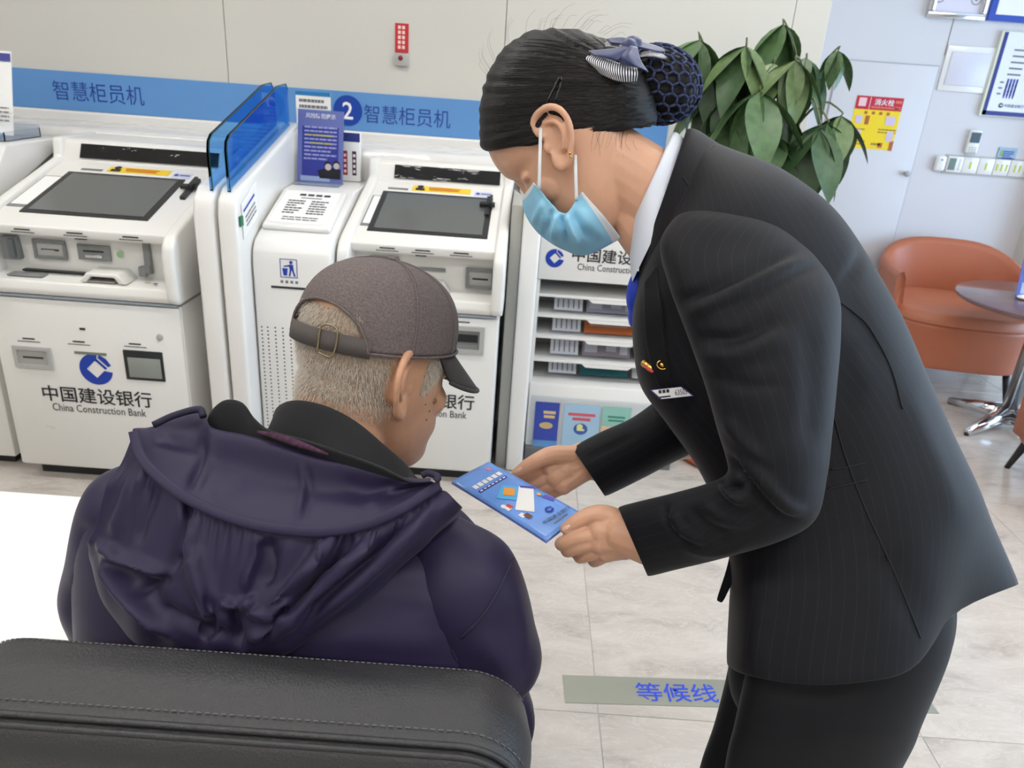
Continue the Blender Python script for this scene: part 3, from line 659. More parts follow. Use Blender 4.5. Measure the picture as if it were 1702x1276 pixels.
for k, z_ in enumerate(shz):
    sh = MB().box(RX0 + .012, RX1 - .012, SY, SY + .2, z_ - .006, z_ + .004).build('shelf', m_white2, rk, bevel=.002)
    MB().poly([(RX0 + .2, SY - .001, z_ - .006), (RX0 + .215, SY - .001, z_ - .018), (RX0 + .38, SY - .001, z_ - .018), (RX0 + .395, SY - .001, z_ - .006)], (0, .012, 0)).build('shelf_lip', m_white2, sh)
    zt = z_ - .012; zb = (shz[k + 1] if k < 3 else zz(884, 632)) + .012
    for q_, (xa, xb) in enumerate(((RX0 + .075, RX0 + .185), (RX0 + .2, RX0 + .39), (RX0 + .41, RX0 + .53))):
        g_ = 'magazines lying in the brochure rack'
        lab = [('pale printed booklet pile', 'grey photo magazine', 'white folder with red print'), ('pale printed booklet pile', 'orange booklet', 'white folder with red print'), ('pale printed booklet pile', 'faded grey magazine', 'white folder with red print'), ('pale printed booklet pile', 'teal folder', 'white folder with red print')][k][q_]
        cs = (222, 222, 228) if q_ == 0 else mags[k][1] if q_ == 1 else (208, 208, 210)
        hgt = (zt - zb) * (.8 if q_ != 1 or k in (0, 2) else .55)
        M_ = thing('magazine', lab + ' on the %s shelf of the brochure rack' % ('top', 'second', 'third', 'lowest')[k], 'magazine', ((xa + xb) / 2, SY + .05, zb), g_)
        MB().poly([(xa, SY + .05, zb), (xb, SY + .05, zb), (xb, SY + .085, zb + hgt), (xa, SY + .085, zb + hgt)], (0, .012, 0)).build('cover', mat('mag_%d_%d' % (k, q_), cs, .4), M_)
        xd = (1, 0, 0); yv = (0, .035, hgt); cm = ((xa + xb) / 2, SY + .067, zb + hgt / 2)
        if q_ == 0: flat('print', [rect(-.04 + .02 * j, 0, .005, hgt * .8) for j in range(5)], cm, m_greyprint, M_, xd, yv, .001)
        elif q_ == 1: flat('print', [rect(-.06, 0, .05, hgt * .6), rect(.02, .004, .04, hgt * .5), rect(.07, 0, .03, hgt * .7)] if k in (0, 2) else [rect(-.0, hgt * .3, .15, .004)], cm, mat('magprint_%d' % k, (190, 188, 196) if k in (0, 2) else mags[k][0], .5), M_, xd, yv, .001)
        else: flat('print', [disc(.0, .006, .014), rect(.0, -.012, .03, .012)], cm, mat('print_brick', (190, 92, 84), .5), M_, xd, yv, .001)
    MB().box(RX0 + .06, RX1 - .05, SY + .03, SY + .033, zb - .012, zb + (zt - zb) * .75).build('clear_front', m_clear, rk)
zl = zz(884, 636)
MB().prism([(RY - .03, .06), (RY - .0, zl), (RY + .05, zl + .006), (RY + .27, zl + .006), (RY + .27, .06)], RX0 + .004, RX1 - .004).build('lower_board', m_white2, rk, bevel=.003)
MB().box(RX0 + .004, RX1 - .004, RY - .05, RY + .27, .0, .06).build('rack_base', mat('rack_base', (110, 112, 114), .5), rk, bevel=.003)
yv = np.array((0, .03, zl - .06)); yv /= np.linalg.norm(yv)
fl = [((60, 78, 170), 890, 930, 'navy blue flyer with gold picture'), ((168, 200, 222), 938, 998, 'pale blue flyer with red heading'), ((150, 200, 185), 1002, 1050, 'green and peach flyer')]
for k, (cs, pa_, pb_, lab) in enumerate(fl):
    xa = atY(pa_, 672, RY)[0]; xb = atY(pb_, 675, RY)[0]; cxx = (xa + xb) / 2; ww = xb - xa; zc = .15; hh = .19; yy = RY - .03 + .03 * (zc - .06) / (zl - .06)
    fo = thing('flyer', lab + ' in the lower pocket of the brochure rack', 'flyer', (cxx, yy, .06), 'flyers in the lower rack')
    c_ = np.array((cxx, yy - .006, zc)); xv = np.array((ww / 2, 0, 0))
    MB().poly([c_ - xv - yv * hh / 2, c_ + xv - yv * hh / 2, c_ + xv + yv * hh / 2, c_ - xv + yv * hh / 2], (0, .004, 0)).build('sheet', mat('flyer_%d' % k, cs, .35), fo)
    if k == 0:
        flat('print', [rect(.01, .055, ww * .5, .012), rect(.01, .037, ww * .45, .012), disc(0, .0, ww * .28, 18, .014)], c_, mat('print_gold', (214, 184, 130), .5), fo, (1, 0, 0), yv, .001); flat('print', [rect(0, -.078, ww, .03)], c_, mat('flyer_sky', (98, 150, 205), .4), fo, (1, 0, 0), yv, .0012)
    elif k == 1:
        flat('print', [rect(0, .055, ww * .75, .012), rect(0, .036, ww * .5, .012)], c_, mat('print_red2', (205, 90, 100), .5), fo, (1, 0, 0), yv, .001); flat('print', [disc(0, -.005, .028, 20, .024)], c_, mat('print_blue2', (72, 98, 170), .5), fo, (1, 0, 0), yv, .001)
        flat('print', [disc(-.004, .004, .012), rect(.0, -.008, .03, .008)], c_, mat('print_lemon', (214, 222, 150), .5), fo, (1, 0, 0), yv, .0018)
    else:
        flat('print', [rect(0, .055, ww * .6, .008), rect(0, .04, ww * .55, .008)], c_, mat('print_green', (60, 130, 110), .5), fo, (1, 0, 0), yv, .001); flat('print', [rect(0, -.02, ww, .07)], c_, mat('flyer_peach', (226, 188, 160), .4), fo, (1, 0, 0), yv, .001)
MB().poly([np.array((RX0 + .012, RY - .036, .075)), np.array((RX1 - .012, RY - .036, .075)), np.array((RX1 - .012, RY - .012, .27)), np.array((RX0 + .012, RY - .012, .27))], (0, .002, 0)).build('clear_pocket', mat('pocket_acrylic', (240, 243, 246), .05, trans=1, ior=1.03), rk)

# waiting line on the floor
A_, B_, C_, D_ = atZ(935, 1122, 0), atZ(1527, 1140, 0), atZ(1561, 1186, 0), atZ(940, 1168, 0)
ys = (A_[1] + B_[1]) / 2 ; ye = (D_[1] + C_[1]) / 2
wl = thing('waiting_line', 'grey metallic waiting line strip on the marble floor', 'floor strip', (.6, 1.5, 0))
MB().poly([A_ + (0, 0, .0002), D_ + (0, 0, .0002), C_ + (0, 0, .0002), B_ + (0, 0, .0002)], (0, 0, .0012)).build('strip', mat('strip_metal', (158, 160, 148), .3, metal=.45, var=.06, vscale=3), wl)
tl, tr = atZ(1057, 1150, 0), atZ(1191, 1153, 0)
text('lettering', '等候线', ((tl + tr) / 2) + (0, 0, .0016), np.linalg.norm(tr - tl), .062, mat('print_vivid_blue', (38, 72, 205), .5), wl, tr - tl, (0, 1, 0), bold=.008)

# white low table on the left
tb = thing('white_table', 'plain white table top at the left behind the seated person', 'table', (-1.3, 1.15, 0))
tp = [atZ(-260, 826, .45), atZ(140, 829, .45)]
MB().box(-2.0, -.62, .72, tp[1][1] + .01, .42, .45).build('table_top', mat('table_white', (246, 246, 242), .25, coat=.3), tb, bevel=.004)
for X in (-1.93, -.69):
    for Y in (.8, 1.4): MB().box(X - .02, X + .02, Y - .02, Y + .02, 0, .42).build('leg', m_white2, tb)
# ================================================================== FAR RIGHT: wall fittings, lounge, plant
def W(px_, py_, dy=0): return atY(px_, py_, FARY - dy)
# hydrant door
a, b2, c3 = W(1393, 97), W(1561, 111), W(1475, 440)
dz1 = a[2]; dx0 = a[0]; dx1 = b2[0]
dr = thing('door_1', 'white hydrant cupboard door', 'door', (dx0, FARY, 0)); struct(dr); del dr['category']
MB().box(dx0, dx1, FARY - .005, FARY - .0005, .1, dz1).build('door_gap', mat('door_gap', (176, 176, 182), .6), dr)
MB().box(dx0 + .006, dx1 - .006, FARY - .012, FARY - .004, .106, dz1 - .006).build('door_leaf', m_wall2, dr, bevel=.002)
kb = W(1511, 288); V, Fc = lathe([(.011, 0), (.012, .012), (.016, .02), (.016, .026), (.009, .03)], (0, 0, 0), 16); mesh('door_knob', [(dx1 - .035 + x, FARY - .012 - z, kb[2] + y) for x, y, z in V], Fc, m_lgrey, dr)
# hydrant poster
s0, s1, s2 = W(1425, 158), W(1492, 163), W(1414, 245); pw = .25; ph_ = s0[2] - s2[2]; px0 = W(1453, 200)[0] - pw / 2; pz = s2[2]
hp = thing('hydrant_notice', 'red and yellow fire hydrant notice on the white door', 'notice', (px0 + pw / 2, FARY - .012, pz))
MB().box(px0, px0 + pw, FARY - .014, FARY - .0122, pz, pz + ph_).build('sheet', mat('notice_yellow', (240, 210, 35), .4), hp)
hc = np.array((px0 + pw / 2, FARY - .0142, pz + ph_ / 2))
flat('red_heading', [rect(0, ph_ * .375, pw, ph_ * .25)], hc, mat('notice_red', (190, 32, 62), .4), hp, lift=.0008)
flat('heading_line', [rect(-pw * .2, ph_ * .375, .004, ph_ * .22)], hc, mat('print_pale_pink', (240, 190, 190), .5), hp, lift=.0014)
text('lettering', '消火栓', hc + (.026, 0, ph_ * .4), pw * .42, ph_ * .12, m_whiteprint, hp, lift=.0014, bold=.01)
flat('heading_print', lines2(.102, ph_ * .42, .034, 2, .03, .014, 3, 3) + lines2(.035, ph_ * .3, .15, 1, 1, .008, 8, 3), hc, mat('print_orange', (226, 120, 90), .5), hp, lift=.0014)
flat('pictogram', [rect(-pw * .36, ph_ * .385, .04, ph_ * .16)], hc, mat('print_pale_pink2', (236, 196, 196), .5), hp, lift=.0014)
flat('pictogram', [rect(-.06 + .04 * k, ph_ * .19, .016, .014) for k in range(4)] + [rect(-.045, ph_ * .05, .022, .045), rect(.115, -.11, .02, .05), rect(.055, -.11, .024, .024)], hc, mat('print_brown', (176, 90, 50), .5), hp, lift=.0014)
flat('pictogram', [rect(-.09, ph_ * .06, .035, .04), rect(.08, ph_ * .06, .05, .045), rect(-.09, -ph_ * .22, .05, .045), rect(.095, -ph_ * .24, .035, .05)], hc, mat('print_lav', (206, 190, 214), .5), hp, lift=.0016)
flat('print', lines2(-.08, -.035, .09, 1, 1, .006, 6, 2) + lines2(.075, -.03, .1, 2, .014, .006, 6, 5) + lines2(-.08, -ph_ * .36, .1, 2, .014, .006, 6, 7) + lines2(.03, -ph_ * .4, .05, 1, 1, .01, 3, 7), hc, mat('print_khaki', (150, 120, 60), .5), hp, lift=.0014)
# wall joint line above the door
jx = W(1578, 60)[0]; j = MB().box(jx - .0015, jx + .0015, FARY - .002, FARY, dz1 + .05, CEIL).build('trim_2', m_groove); struct(j)
# access panel
p0, p1 = W(1578, 85), W(1622, 153)
ap = thing('access_panel', 'small white access panel with a lift-up cover on the far wall', 'panel', (p0[0], FARY, p1[2]))
MB().box(p0[0] - .015, p1[0] + .055, FARY - .008, FARY - .0005, p1[2] - .005, p0[2] + .03).build('panel_frame', m_white2, ap, bevel=.003)
MB().box(p0[0] + .012, p1[0] + .028, FARY - .013, FARY - .007, p1[2] + .025, p0[2] + .0).build('cover', mat('cover_white', (214, 214, 226), .3), ap, bevel=.003)
# silver framed certificate
f0, f1 = W(1538, 24), W(1630, 32)
cf = thing('certificate_frame', 'silver framed certificate at the top of the far wall', 'picture', ((f0[0] + f1[0]) / 2, FARY, f0[2]))
X0, X1, Z0 = f0[0], f1[0] + .005, f0[2] - .012
for (xa, xb, za, zb) in ((X0, X1, Z0, Z0 + .03), (X0, X1, Z0 + .42, Z0 + .45), (X0, X0 + .03, Z0 + .03, Z0 + .42), (X1 - .03, X1, Z0 + .03, Z0 + .42)): MB().box(xa, xb, FARY - .03, FARY - .001, za, zb).build('frame_side', m_chrome, cf, bevel=.006)
MB().box(X0 + .025, X1 - .025, FARY - .014, FARY - .004, Z0 + .025, Z0 + .425).build('certificate', mat('certificate', (222, 218, 232), .3), cf)
ring = lambda x, y, r: [[(x + r * math.cos(t), y + r * math.sin(t)), (x + r * math.cos(t + .5), y + r * math.sin(t + .5)), (x + r * .85 * math.cos(t + .5), y + r * .85 * math.sin(t + .5)), (x + r * .85 * math.cos(t), y + r * .85 * math.sin(t))] for t in np.arange(0, 6.2, .52)]
flat('seal', ring(-.1, -.13, .027) + ring(.085, -.13, .027) + [disc(.085, -.13, .008, 8), disc(-.1, -.13, .006, 8)], ((X0 + X1) / 2, FARY - .0145, Z0 + .225), m_greyprint, cf, lift=.001)
# blue framed boards
m_bframe = mat('board_blue', (44, 78, 176), .4); m_bframe2 = mat('board_navy', (42, 50, 130), .4)
g0 = W(1638, 34)
bd = thing('blue_board', 'blue edged white board at the top right corner', 'board', (g0[0] + .2, FARY, g0[2]))
MB().box(g0[0], g0[0] + .5, FARY - .018, FARY - .001, g0[2], g0[2] + .5).build('border', m_bframe, bd); MB().box(g0[0] + .032, g0[0] + .468, FARY - .02, FARY - .017, g0[2] + .03, g0[2] + .47).build('face', m_paper, bd)
flat('print', [rect(.13, .13, .05, .02), rect(.12, .112, .03, .008), rect(.24, .12, .03, .03)], (g0[0], FARY - .0205, g0[2]), m_greyprint, bd, lift=.001)
h0, h1 = W(1629, 190), W(1664, 53)
bd = thing('peak_times_board', 'blue edged board listing peak times with little person symbols', 'board', (h0[0] + .2, FARY, h0[2]))
bz0, bz1, bx0 = h0[2], h1[2], (h0[0] + h1[0]) / 2 + .004
bx1 = bx0 + .40
MB().box(bx0 - .012, bx1, FARY - .02, FARY - .001, bz0 - .004, bz1 + .004).build('backing', mat('acrylic_edge', (226, 232, 214), .2), bd)
MB().box(bx0, bx0 + .018, FARY - .023, FARY - .018, bz0, bz1).box(bx0, bx1 - .1, FARY - .023, FARY - .018, bz0, bz0 + .022).build('border', m_bframe2, bd)
MB().box(bx0 + .018, bx1, FARY - .022, FARY - .019, bz0 + .022, bz1).build('face', mat('board_face', (228, 232, 246), .4), bd)
bc_ = np.array((bx0, FARY - .0225, bz0)); bh_ = bz1 - bz0
text('heading', '高峰提示', bc_ + (.2, 0, bh_ * .9), .17, .036, m_darkprint, bd, lift=.0012)
flat('times', sum([[rect(.105, bh_ * (.8 - .073 * k), .07, .008)] for k in range(5)], []) + [rect(.055, bh_ * (.41 - .07 * k), .02, .008) for k in range(3)], bc_, m_greyprint, bd, lift=.0012)
pp_ = []
def person2(x, y): return [disc(x, y + .014, .0055, 8), rect(x, y, .009, .02), rect(x, y - .014, .006, .014)]
for k, n_ in enumerate((3, 3, 3, 3, 3)):
    for q_ in range(n_): pp_ += person2(.168 + .018 * q_, bh_ * (.8 - .073 * k))
for k, n_ in enumerate((4, 4, 4)):
    for q_ in range(n_): pp_ += person2(.085 + .016 * q_, bh_ * (.41 - .07 * k))
    if k < 2:
        for q_ in range(3): pp_ += person2(.2 + .016 * q_, bh_ * (.41 - .07 * k))
flat('person_symbols', pp_, bc_, m_blueprint, bd, lift=.0012)
flat('bank_emblem', [[(.085 + x, bh_ * .13 + y) for x, y in q_] for q_ in logo2(.012)], bc_, m_darkprint, bd, lift=.0012)
text('bank_lettering', '中国建设银行', bc_ + (.155, 0, bh_ * .13), .105, .016, m_darkprint, bd, lift=.0012)
# remote, thermostat, switches
r0, r1 = W(1606, 218), W(1624, 255)
rm = thing('air_remote', 'white air conditioner remote with grey display hanging on the wall', 'remote', ((r0[0] + r1[0]) / 2, FARY, r1[2])); rx = (r0[0] + r1[0]) / 2
MB().box(rx - .032, rx + .032, FARY - .024, FARY - .001, r1[2], r0[2] + .01).build('remote_body', m_white2, rm, bevel=.006, seg=3)
MB().box(rx - .026, rx + .026, FARY - .0265, FARY - .0235, r0[2] - .055, r0[2] - .002).build('display', mat('lcd_dark', (68, 84, 96), .3), rm)
flat('buttons', [rect(-.016 + .016 * i_, -.01 - .011 * k, .011, .006) for i_ in range(3) for k in range(5)], (rx, FARY - .0245, r0[2] - .07), m_lgrey, rm, lift=.001)
y0_, y1_ = W(1553, 282)[2], W(1553, 257)[2]; zc = W(1630, 276)[2]
t0 = W(1560, 270)[0]
th = thing('plug_timer', 'white rounded plug timer at the left end of the switch row', 'timer', (t0, FARY, zc))
MB().box(t0 - .028, t0 + .03, FARY - .03, FARY - .001, zc - .042, zc + .042).build('timer_body', m_white2, th, bevel=.018, seg=4); flat('mark', [rect(0, .02, .012, .006)], (t0, FARY - .0302, zc), m_greyprint, th, lift=.001)
xx = t0 + .04
tm = thing('thermostat', 'white thermostat with grey green display in the switch row', 'thermostat', (xx, FARY, zc)); MB().box(xx, xx + .085, FARY - .016, FARY - .001, zc - .042, zc + .042).build('case', m_white2, tm, bevel=.004)
MB().box(xx + .008, xx + .045, FARY - .018, FARY - .015, zc - .03, zc + .032).build('display', mat('lcd_green', (112, 130, 122), .3), tm); flat('buttons', [rect(0, .025 - .012 * k, .012, .007) for k in range(5)], (xx + .066, FARY - .0162, zc), m_lgrey, tm, lift=.001)
m_lime = mat('switch_lime', (196, 210, 60), .4)
xx += .09
for k, n_ in enumerate((1, 1, 3, 2, 2)):
    lab = ('single switch plate next to the thermostat', 'single switch plate second from the thermostat', 'triple switch plate under the small blue card', 'double switch plate right of the triple one', 'double switch plate at the right end of the row')[k]
    sw_ = thing('light_switch', 'white ' + lab, 'switch', (xx + .04, FARY, zc), 'light switches in the row'); MB().box(xx, xx + .082, FARY - .01, FARY - .001, zc - .042, zc + .042).build('plate', m_white2, sw_, bevel=.003)
    for q_ in range(n_):
        X = xx + .041 + (q_ - (n_ - 1) / 2) * .026; MB().box(X - .0045, X + .0045, FARY - .012, FARY - .0095, zc - .018, zc + .018).build('lime_strip', m_lime, sw_)
    if k == 2:
        cdx = thing('blue_card', 'tiny blue instruction card above the light switches', 'card', (xx + .05, FARY, zc + .05)); MB().box(xx, xx + .1, FARY - .006, FARY - .001, zc + .046, zc + .105).build('card', mat('card_blue', (150, 180, 205), .4), cdx); flat('print', lines2(.055, .085, .06, 4, .011, .006, 4, 3), (xx, FARY - .0062, zc), m_blueprint, cdx, lift=.001); flat('print', [rect(.02, .075, .016, .03)], (xx, FARY - .0062, zc), mat('print_leaf', (140, 180, 90), .5), cdx, lift=.001)
    xx += .086
sr = MB().box(t0 + .03, xx, FARY - .006, FARY - .0005, zc - .05, zc + .05).build('switch_rail', m_lgrey, loc=(t0, FARY, zc)); tag(sr, 'pale rail behind the row of light switches', 'rail')

# tan leather tub chair
m_tan = mat('tan_leather', (176, 102, 72), .42, var=.05, vscale=5, bump=.15, bscale=220, bumpdist=.001)
m_tanseat = mat('tan_leather_seat', (184, 112, 82), .4, var=.05, vscale=5, bump=.15, bscale=220, bumpdist=.001)
def tub_chair(label, cx_, cy_, rot, w_=.36):
    T = thing('tub_chair', label, 'armchair', (cx_, cy_, 0), 'tan leather tub chairs')
    cr, sr_ = math.cos(rot), math.sin(rot)
    tr = lambda P: [(cx_ + x * cr - y * sr_, cy_ + x * sr_ + y * cr, z) for x, y, z in P]
    # wrapped back: grid along an arc (front opening faces -y)
    n = 40; rows = []
    for i in range(n + 1):
        t = math.radians(-32 + 244 * i / n); hgt = .615 + .115 * max(0, math.sin(t)) ** 1.6
        ca, sa = math.cos(t), math.sin(t); e_ = lambda v: math.copysign(abs(v) ** .62, v); ca = math.copysign(1, ca) if sa < 0 else ca
        pr = []
        for r_, z_ in ((1.0, .20), (1.02, .40), (1.06, hgt - .03), (1.04, hgt), (.96, hgt + .005), (.91, hgt - .03), (.84, .42), (.82, .20)):
            pr.append((w_ * r_ * e_(ca), .30 * r_ * e_(sa) - .02, z_))
        rows.append(pr)
    V = np.array(rows).reshape(-1, 3); k = 8; Fc = [(i * k + j, i * k + (j + 1) % k, (i + 1) * k + (j + 1) % k, (i + 1) * k + j) for i in range(n) for j in range(k)]
    Fc += [tuple(range(k)), tuple(range(n * k + k - 1, n * k - 1, -1))]
    mesh('backrest', tr(V), outward(V, Fc), m_tan, T)
    rg = []
    for z_, s_ in ((.17, .93), (.18, .97), (.30, .99), (.40, .99), (.43, .97), (.455, .90), (.465, .6)):
        rg.append(np.array([(w_ * .97 * s_ * math.copysign(abs(math.cos(t)) ** .6, math.cos(t)), -.06 + .31 * s_ * math.copysign(abs(math.sin(t)) ** .6, math.sin(t)), z_) for t in np.linspace(0, 2 * math.pi, 40, endpoint=False)]))
    V, Fc, uv = loft(rg[:4], 14); mesh('seat_base', tr(V), outward(V, Fc), m_tan, T)
    V, Fc, uv = loft([r_ + np.array((0, -.004, 0)) for r_ in rg[3:]], 14); mesh('seat_cushion', tr(V), outward(V, Fc), m_tanseat, T)
    for sx in (-1, 1):
        for sy in (-1, 1):
            V, Fc = tube_geo([(sx * .26, sy * .2 - .05, .18), (sx * .29, sy * .24 - .05, 0)], [.02, .011], 10); mesh('leg', tr(V), Fc, m_dark, T)
    return T
tub_chair('tan leather tub chair against the white far wall', 2.33, 3.98, -.14)
tub_chair('corner of a tan leather chair cut off at the right edge', 2.42, 2.60, 3.05, .36)
# pedestal table
TX, TY = 2.40, 3.36
tb = thing('round_table', 'round dark topped pedestal table with steel cross feet', 'table', (TX, TY, 0))
m_top = mat('walnut_top', (112, 88, 92), .18, coat=.4, var=.08, vscale=3, stretch=(1, 6, 1))
e0 = atY(1605, 492, TY)
TZ = e0[2]; TR = TX - e0[0]
V, Fc = lathe([(TR - .008, -.022), (TR, -.016), (TR, -.004), (TR - .006, 0)], (TX, TY, TZ), 64); o = mesh('table_top', V, Fc, m_top, tb); sharp(o, 50)
V, Fc = lathe([(.036, 0), (.036, TZ - .09), (.055, TZ - .03), (.1, TZ - .0225)], (TX, TY, 0.045), 24); V = np.array(V); V[:, 2] = np.minimum(V[:, 2], TZ - .0225); mesh('column', V, Fc, m_steel, tb)
V, Fc = lathe([(.05, 0), (.055, .03), (.04, .06), (.03, .09)], (TX, TY, .03), 24); mesh('hub', V, Fc, m_chrome, tb)
for k in range(4):
    t = math.radians(28 + 90 * k); d_ = np.array((math.cos(t), math.sin(t), 0)); c_ = np.array((TX, TY, 0))
    V, Fc = tube_geo([c_ + d_ * .03 + (0, 0, .07), c_ + d_ * .15 + (0, 0, .045), c_ + d_ * .29 + (0, 0, .016)], [.042, .032, .018], 10); f_ = mesh('foot', V, Fc, m_chrome, tb)
    V, Fc = lathe([(.012, 0), (.012, .012)], tuple(c_ + d_ * .285), 12); mesh('glide', V, Fc, m_dark, f_)
# items on the table
q0 = atZ(1692, 487, TZ)
q0 = np.array((TX - .06, TY + .0, TZ))
sg = thing('table_sign', 'clear table sign with blue print on the round table', 'sign', (q0[0] + .1, q0[1] + .05, TZ))
w0 = atY(1690, 487, TY + .02); 
MB().poly([(w0[0], TY + .02, TZ + .002), (w0[0] + .15, TY + .02, TZ + .002), (w0[0] + .15, TY + .05, TZ + .2), (w0[0], TY + .05, TZ + .2)], (0, .004, 0)).build('sheet', mat('sheet_blue', (92, 110, 190), .4), sg)
flat('print', [rect(.06, .05, .09, .05), rect(.06, .13, .09, .04)], (w0[0], TY + .02, TZ), mat('print_paleblue', (170, 190, 225), .5), sg, (1, 0, 0), (0, .03, .2), .002)
w1 = atZ(1698, 498, TZ); S = Soup().ball((w1[0] + .02, w1[1], TZ + .012), (.045, .03, .012)); o = mesh('white_mouse', S.V, S.F, m_white2, loc=(w1[0], w1[1], TZ)); tag(o, 'small white rounded pebble-like object on the round table', 'object')

# ------------------------------------------------------------------ money tree
PX, PY = .925, 2.87
pl = thing('money_tree', 'tall potted money tree with broad drooping green leaves', 'plant', (PX, PY, 0))
m_leaf = mat('leaf_green', (74, 102, 64), .38, var=.28, vscale=9); m_leaf2 = mat('leaf_dark', (60, 86, 54), .4, var=.25, vscale=9); m_leaf3 = mat('leaf_light', (94, 116, 74), .42, var=.22, vscale=9)
m_stalk = mat('stalk', (108, 112, 76), .6); m_terra = mat('terracotta', (168, 82, 62), .6)
V, Fc = lathe([(.11, .012), (.16, .26), (.172, .27), (.172, .3), (.155, .3), (.15, .25)], (PX, PY, 0), 36); mesh('pot', V, Fc, mat('pot_dark', (58, 50, 46), .5), pl)
V, Fc = lathe([(.17, 0), (.2, .012), (.205, .03), (.195, .03), (.185, .014), (.1, .011)], (PX - .02, PY - .02, 0), 40); mesh('saucer', V, Fc, m_terra, pl)
V, Fc = lathe([(.15, .25), (.08, .262), (.01, .265)], (PX, PY, 0), 24); mesh('soil', V, Fc, mat('soil', (60, 46, 36), .9, bump=.6, bscale=60), pl)
tip = {}
for k, (px_, py_) in enumerate(((1300, 235), (1335, 160), (1230, 250))):
    e_ = atY(px_, py_, PY - .02 + .05 * k); b0 = np.array((PX - .03 + .03 * k, PY, .26))
    P = crom([b0, b0 + (.02 * (k - 1), 0, .25), (b0 + e_) / 2 + (.02, 0, .05), e_], 14); V, Fc = tube_geo(P, np.linspace(.022, .007, 14), 10); mesh('stem', V, Fc, m_stalk, pl); tip[k] = e_
# leaf mesh: pointed, folded along its midrib, drooping
def leaf_mesh(L, w_, droop, m_):
    n = 9; V = []; Fc = []
    for i in range(n + 1):
        t = i / n; hw = w_ * math.sin(math.pi * min(1, t ** .8)) ** .85 * (1 - .12 * t) + .0008
        a = droop * t; x = L * (t - .12 * droop * t * t); z = -L * droop * .42 * t * t
        for s_, zz_ in ((-1, .16), (-.5, .06), (0, 0), (.5, .06), (1, .16)): V.append((x, s_ * hw, z + zz_ * hw))
    Fc = grid_faces(n + 1, 5)
    me = bpy.data.meshes.new('leaf'); me.from_pydata(V, [], Fc); me.materials.append(m_); me.polygons.foreach_set('use_smooth', [True] * len(me.polygons)); return me
LM = [leaf_mesh(1, .205, d_, m_) for d_ in (.5, .9) for m_ in (m_leaf, m_leaf2, m_leaf3)]
rl = random.Random(5)
# (hub px, py, distance, leaf length, number, tilt towards viewer, spread centre)
clusters = [(1163, 66, 2.78, .27, 5, 0), (1302, 40, 2.86, .30, 5, 0), (1240, 76, 2.72, .26, 6, 1), (1322, 100, 2.66, .25, 7, 2), (1262, 152, 2.62, .30, 7, 0), (1393, 84, 2.80, .15, 5, 0), (1362, 214, 2.64, .30, 6, 1),
            (1398, 192, 2.76, .22, 4, 1), (1184, 122, 2.80, .22, 5, 1), (1200, 212, 2.72, .22, 6, 2), (1288, 226, 2.70, .20, 5, 0), (1236, 252, 2.80, .14, 4, 2), (1340, 96, 2.86, .24, 4, 1), (1230, 110, 2.9, .24, 4, 0), (1170, 175, 2.86, .2, 4, 1), (1215, 150, 2.76, .22, 5, 1), (1285, 105, 2.74, .22, 5, 2), (1310, 190, 2.78, .2, 4, 1), (1375, 205, 2.72, .26, 4, 0), (1220, 180, 2.70, .22, 5, 0), (1250, 215, 2.74, .2, 5, 1)]
for ci, (px_, py_, Y_, L_, n_, mi) in enumerate(clusters):
    hub = atY(px_, py_, Y_); k0 = min(tip, key=lambda q_: abs(tip[q_][0] - hub[0]) + .5 * abs(tip[q_][2] - hub[2]))
    src = tip[k0] - np.array((0, 0, rl.uniform(.02, .14)))
    P = crom([src, (src + hub) / 2 + (0, .0, .06), hub + (0, 0, .012), hub], 10); V, Fc = tube_geo(P, np.linspace(.004, .0025, 10), 6); mesh('leaf_stalk', V, Fc, m_stalk, pl)
    a0 = rl.uniform(0, 6.28)
    n_ += 1
    for q_ in range(n_):
        az = a0 + 2 * math.pi * q_ / n_ + rl.uniform(-.25, .25); dn = rl.uniform(.55, 1.3)
        s_ = L_ * rl.uniform(.75, 1.05); me = LM[(mi + rl.choice((0, 0, 0, 1, 3))) % 6]
        o = bpy.data.objects.new('leaf', me); col.objects.link(o); o.parent = pl
        xv = Vector((math.cos(az) * math.cos(dn), math.sin(az) * math.cos(dn), -math.sin(dn))); yv = Vector((-math.sin(az), math.cos(az), 0)); yv = (yv - xv * yv.dot(xv)).normalized(); zv = xv.cross(yv)
        M3 = Matrix((xv, yv, zv)).transposed().to_4x4(); o.matrix_basis = Matrix.Translation(Vector(hub) - Vector((PX, PY, 0))) @ M3 @ Matrix.Diagonal((s_, s_ * rl.uniform(.9, 1.15), s_, 1))
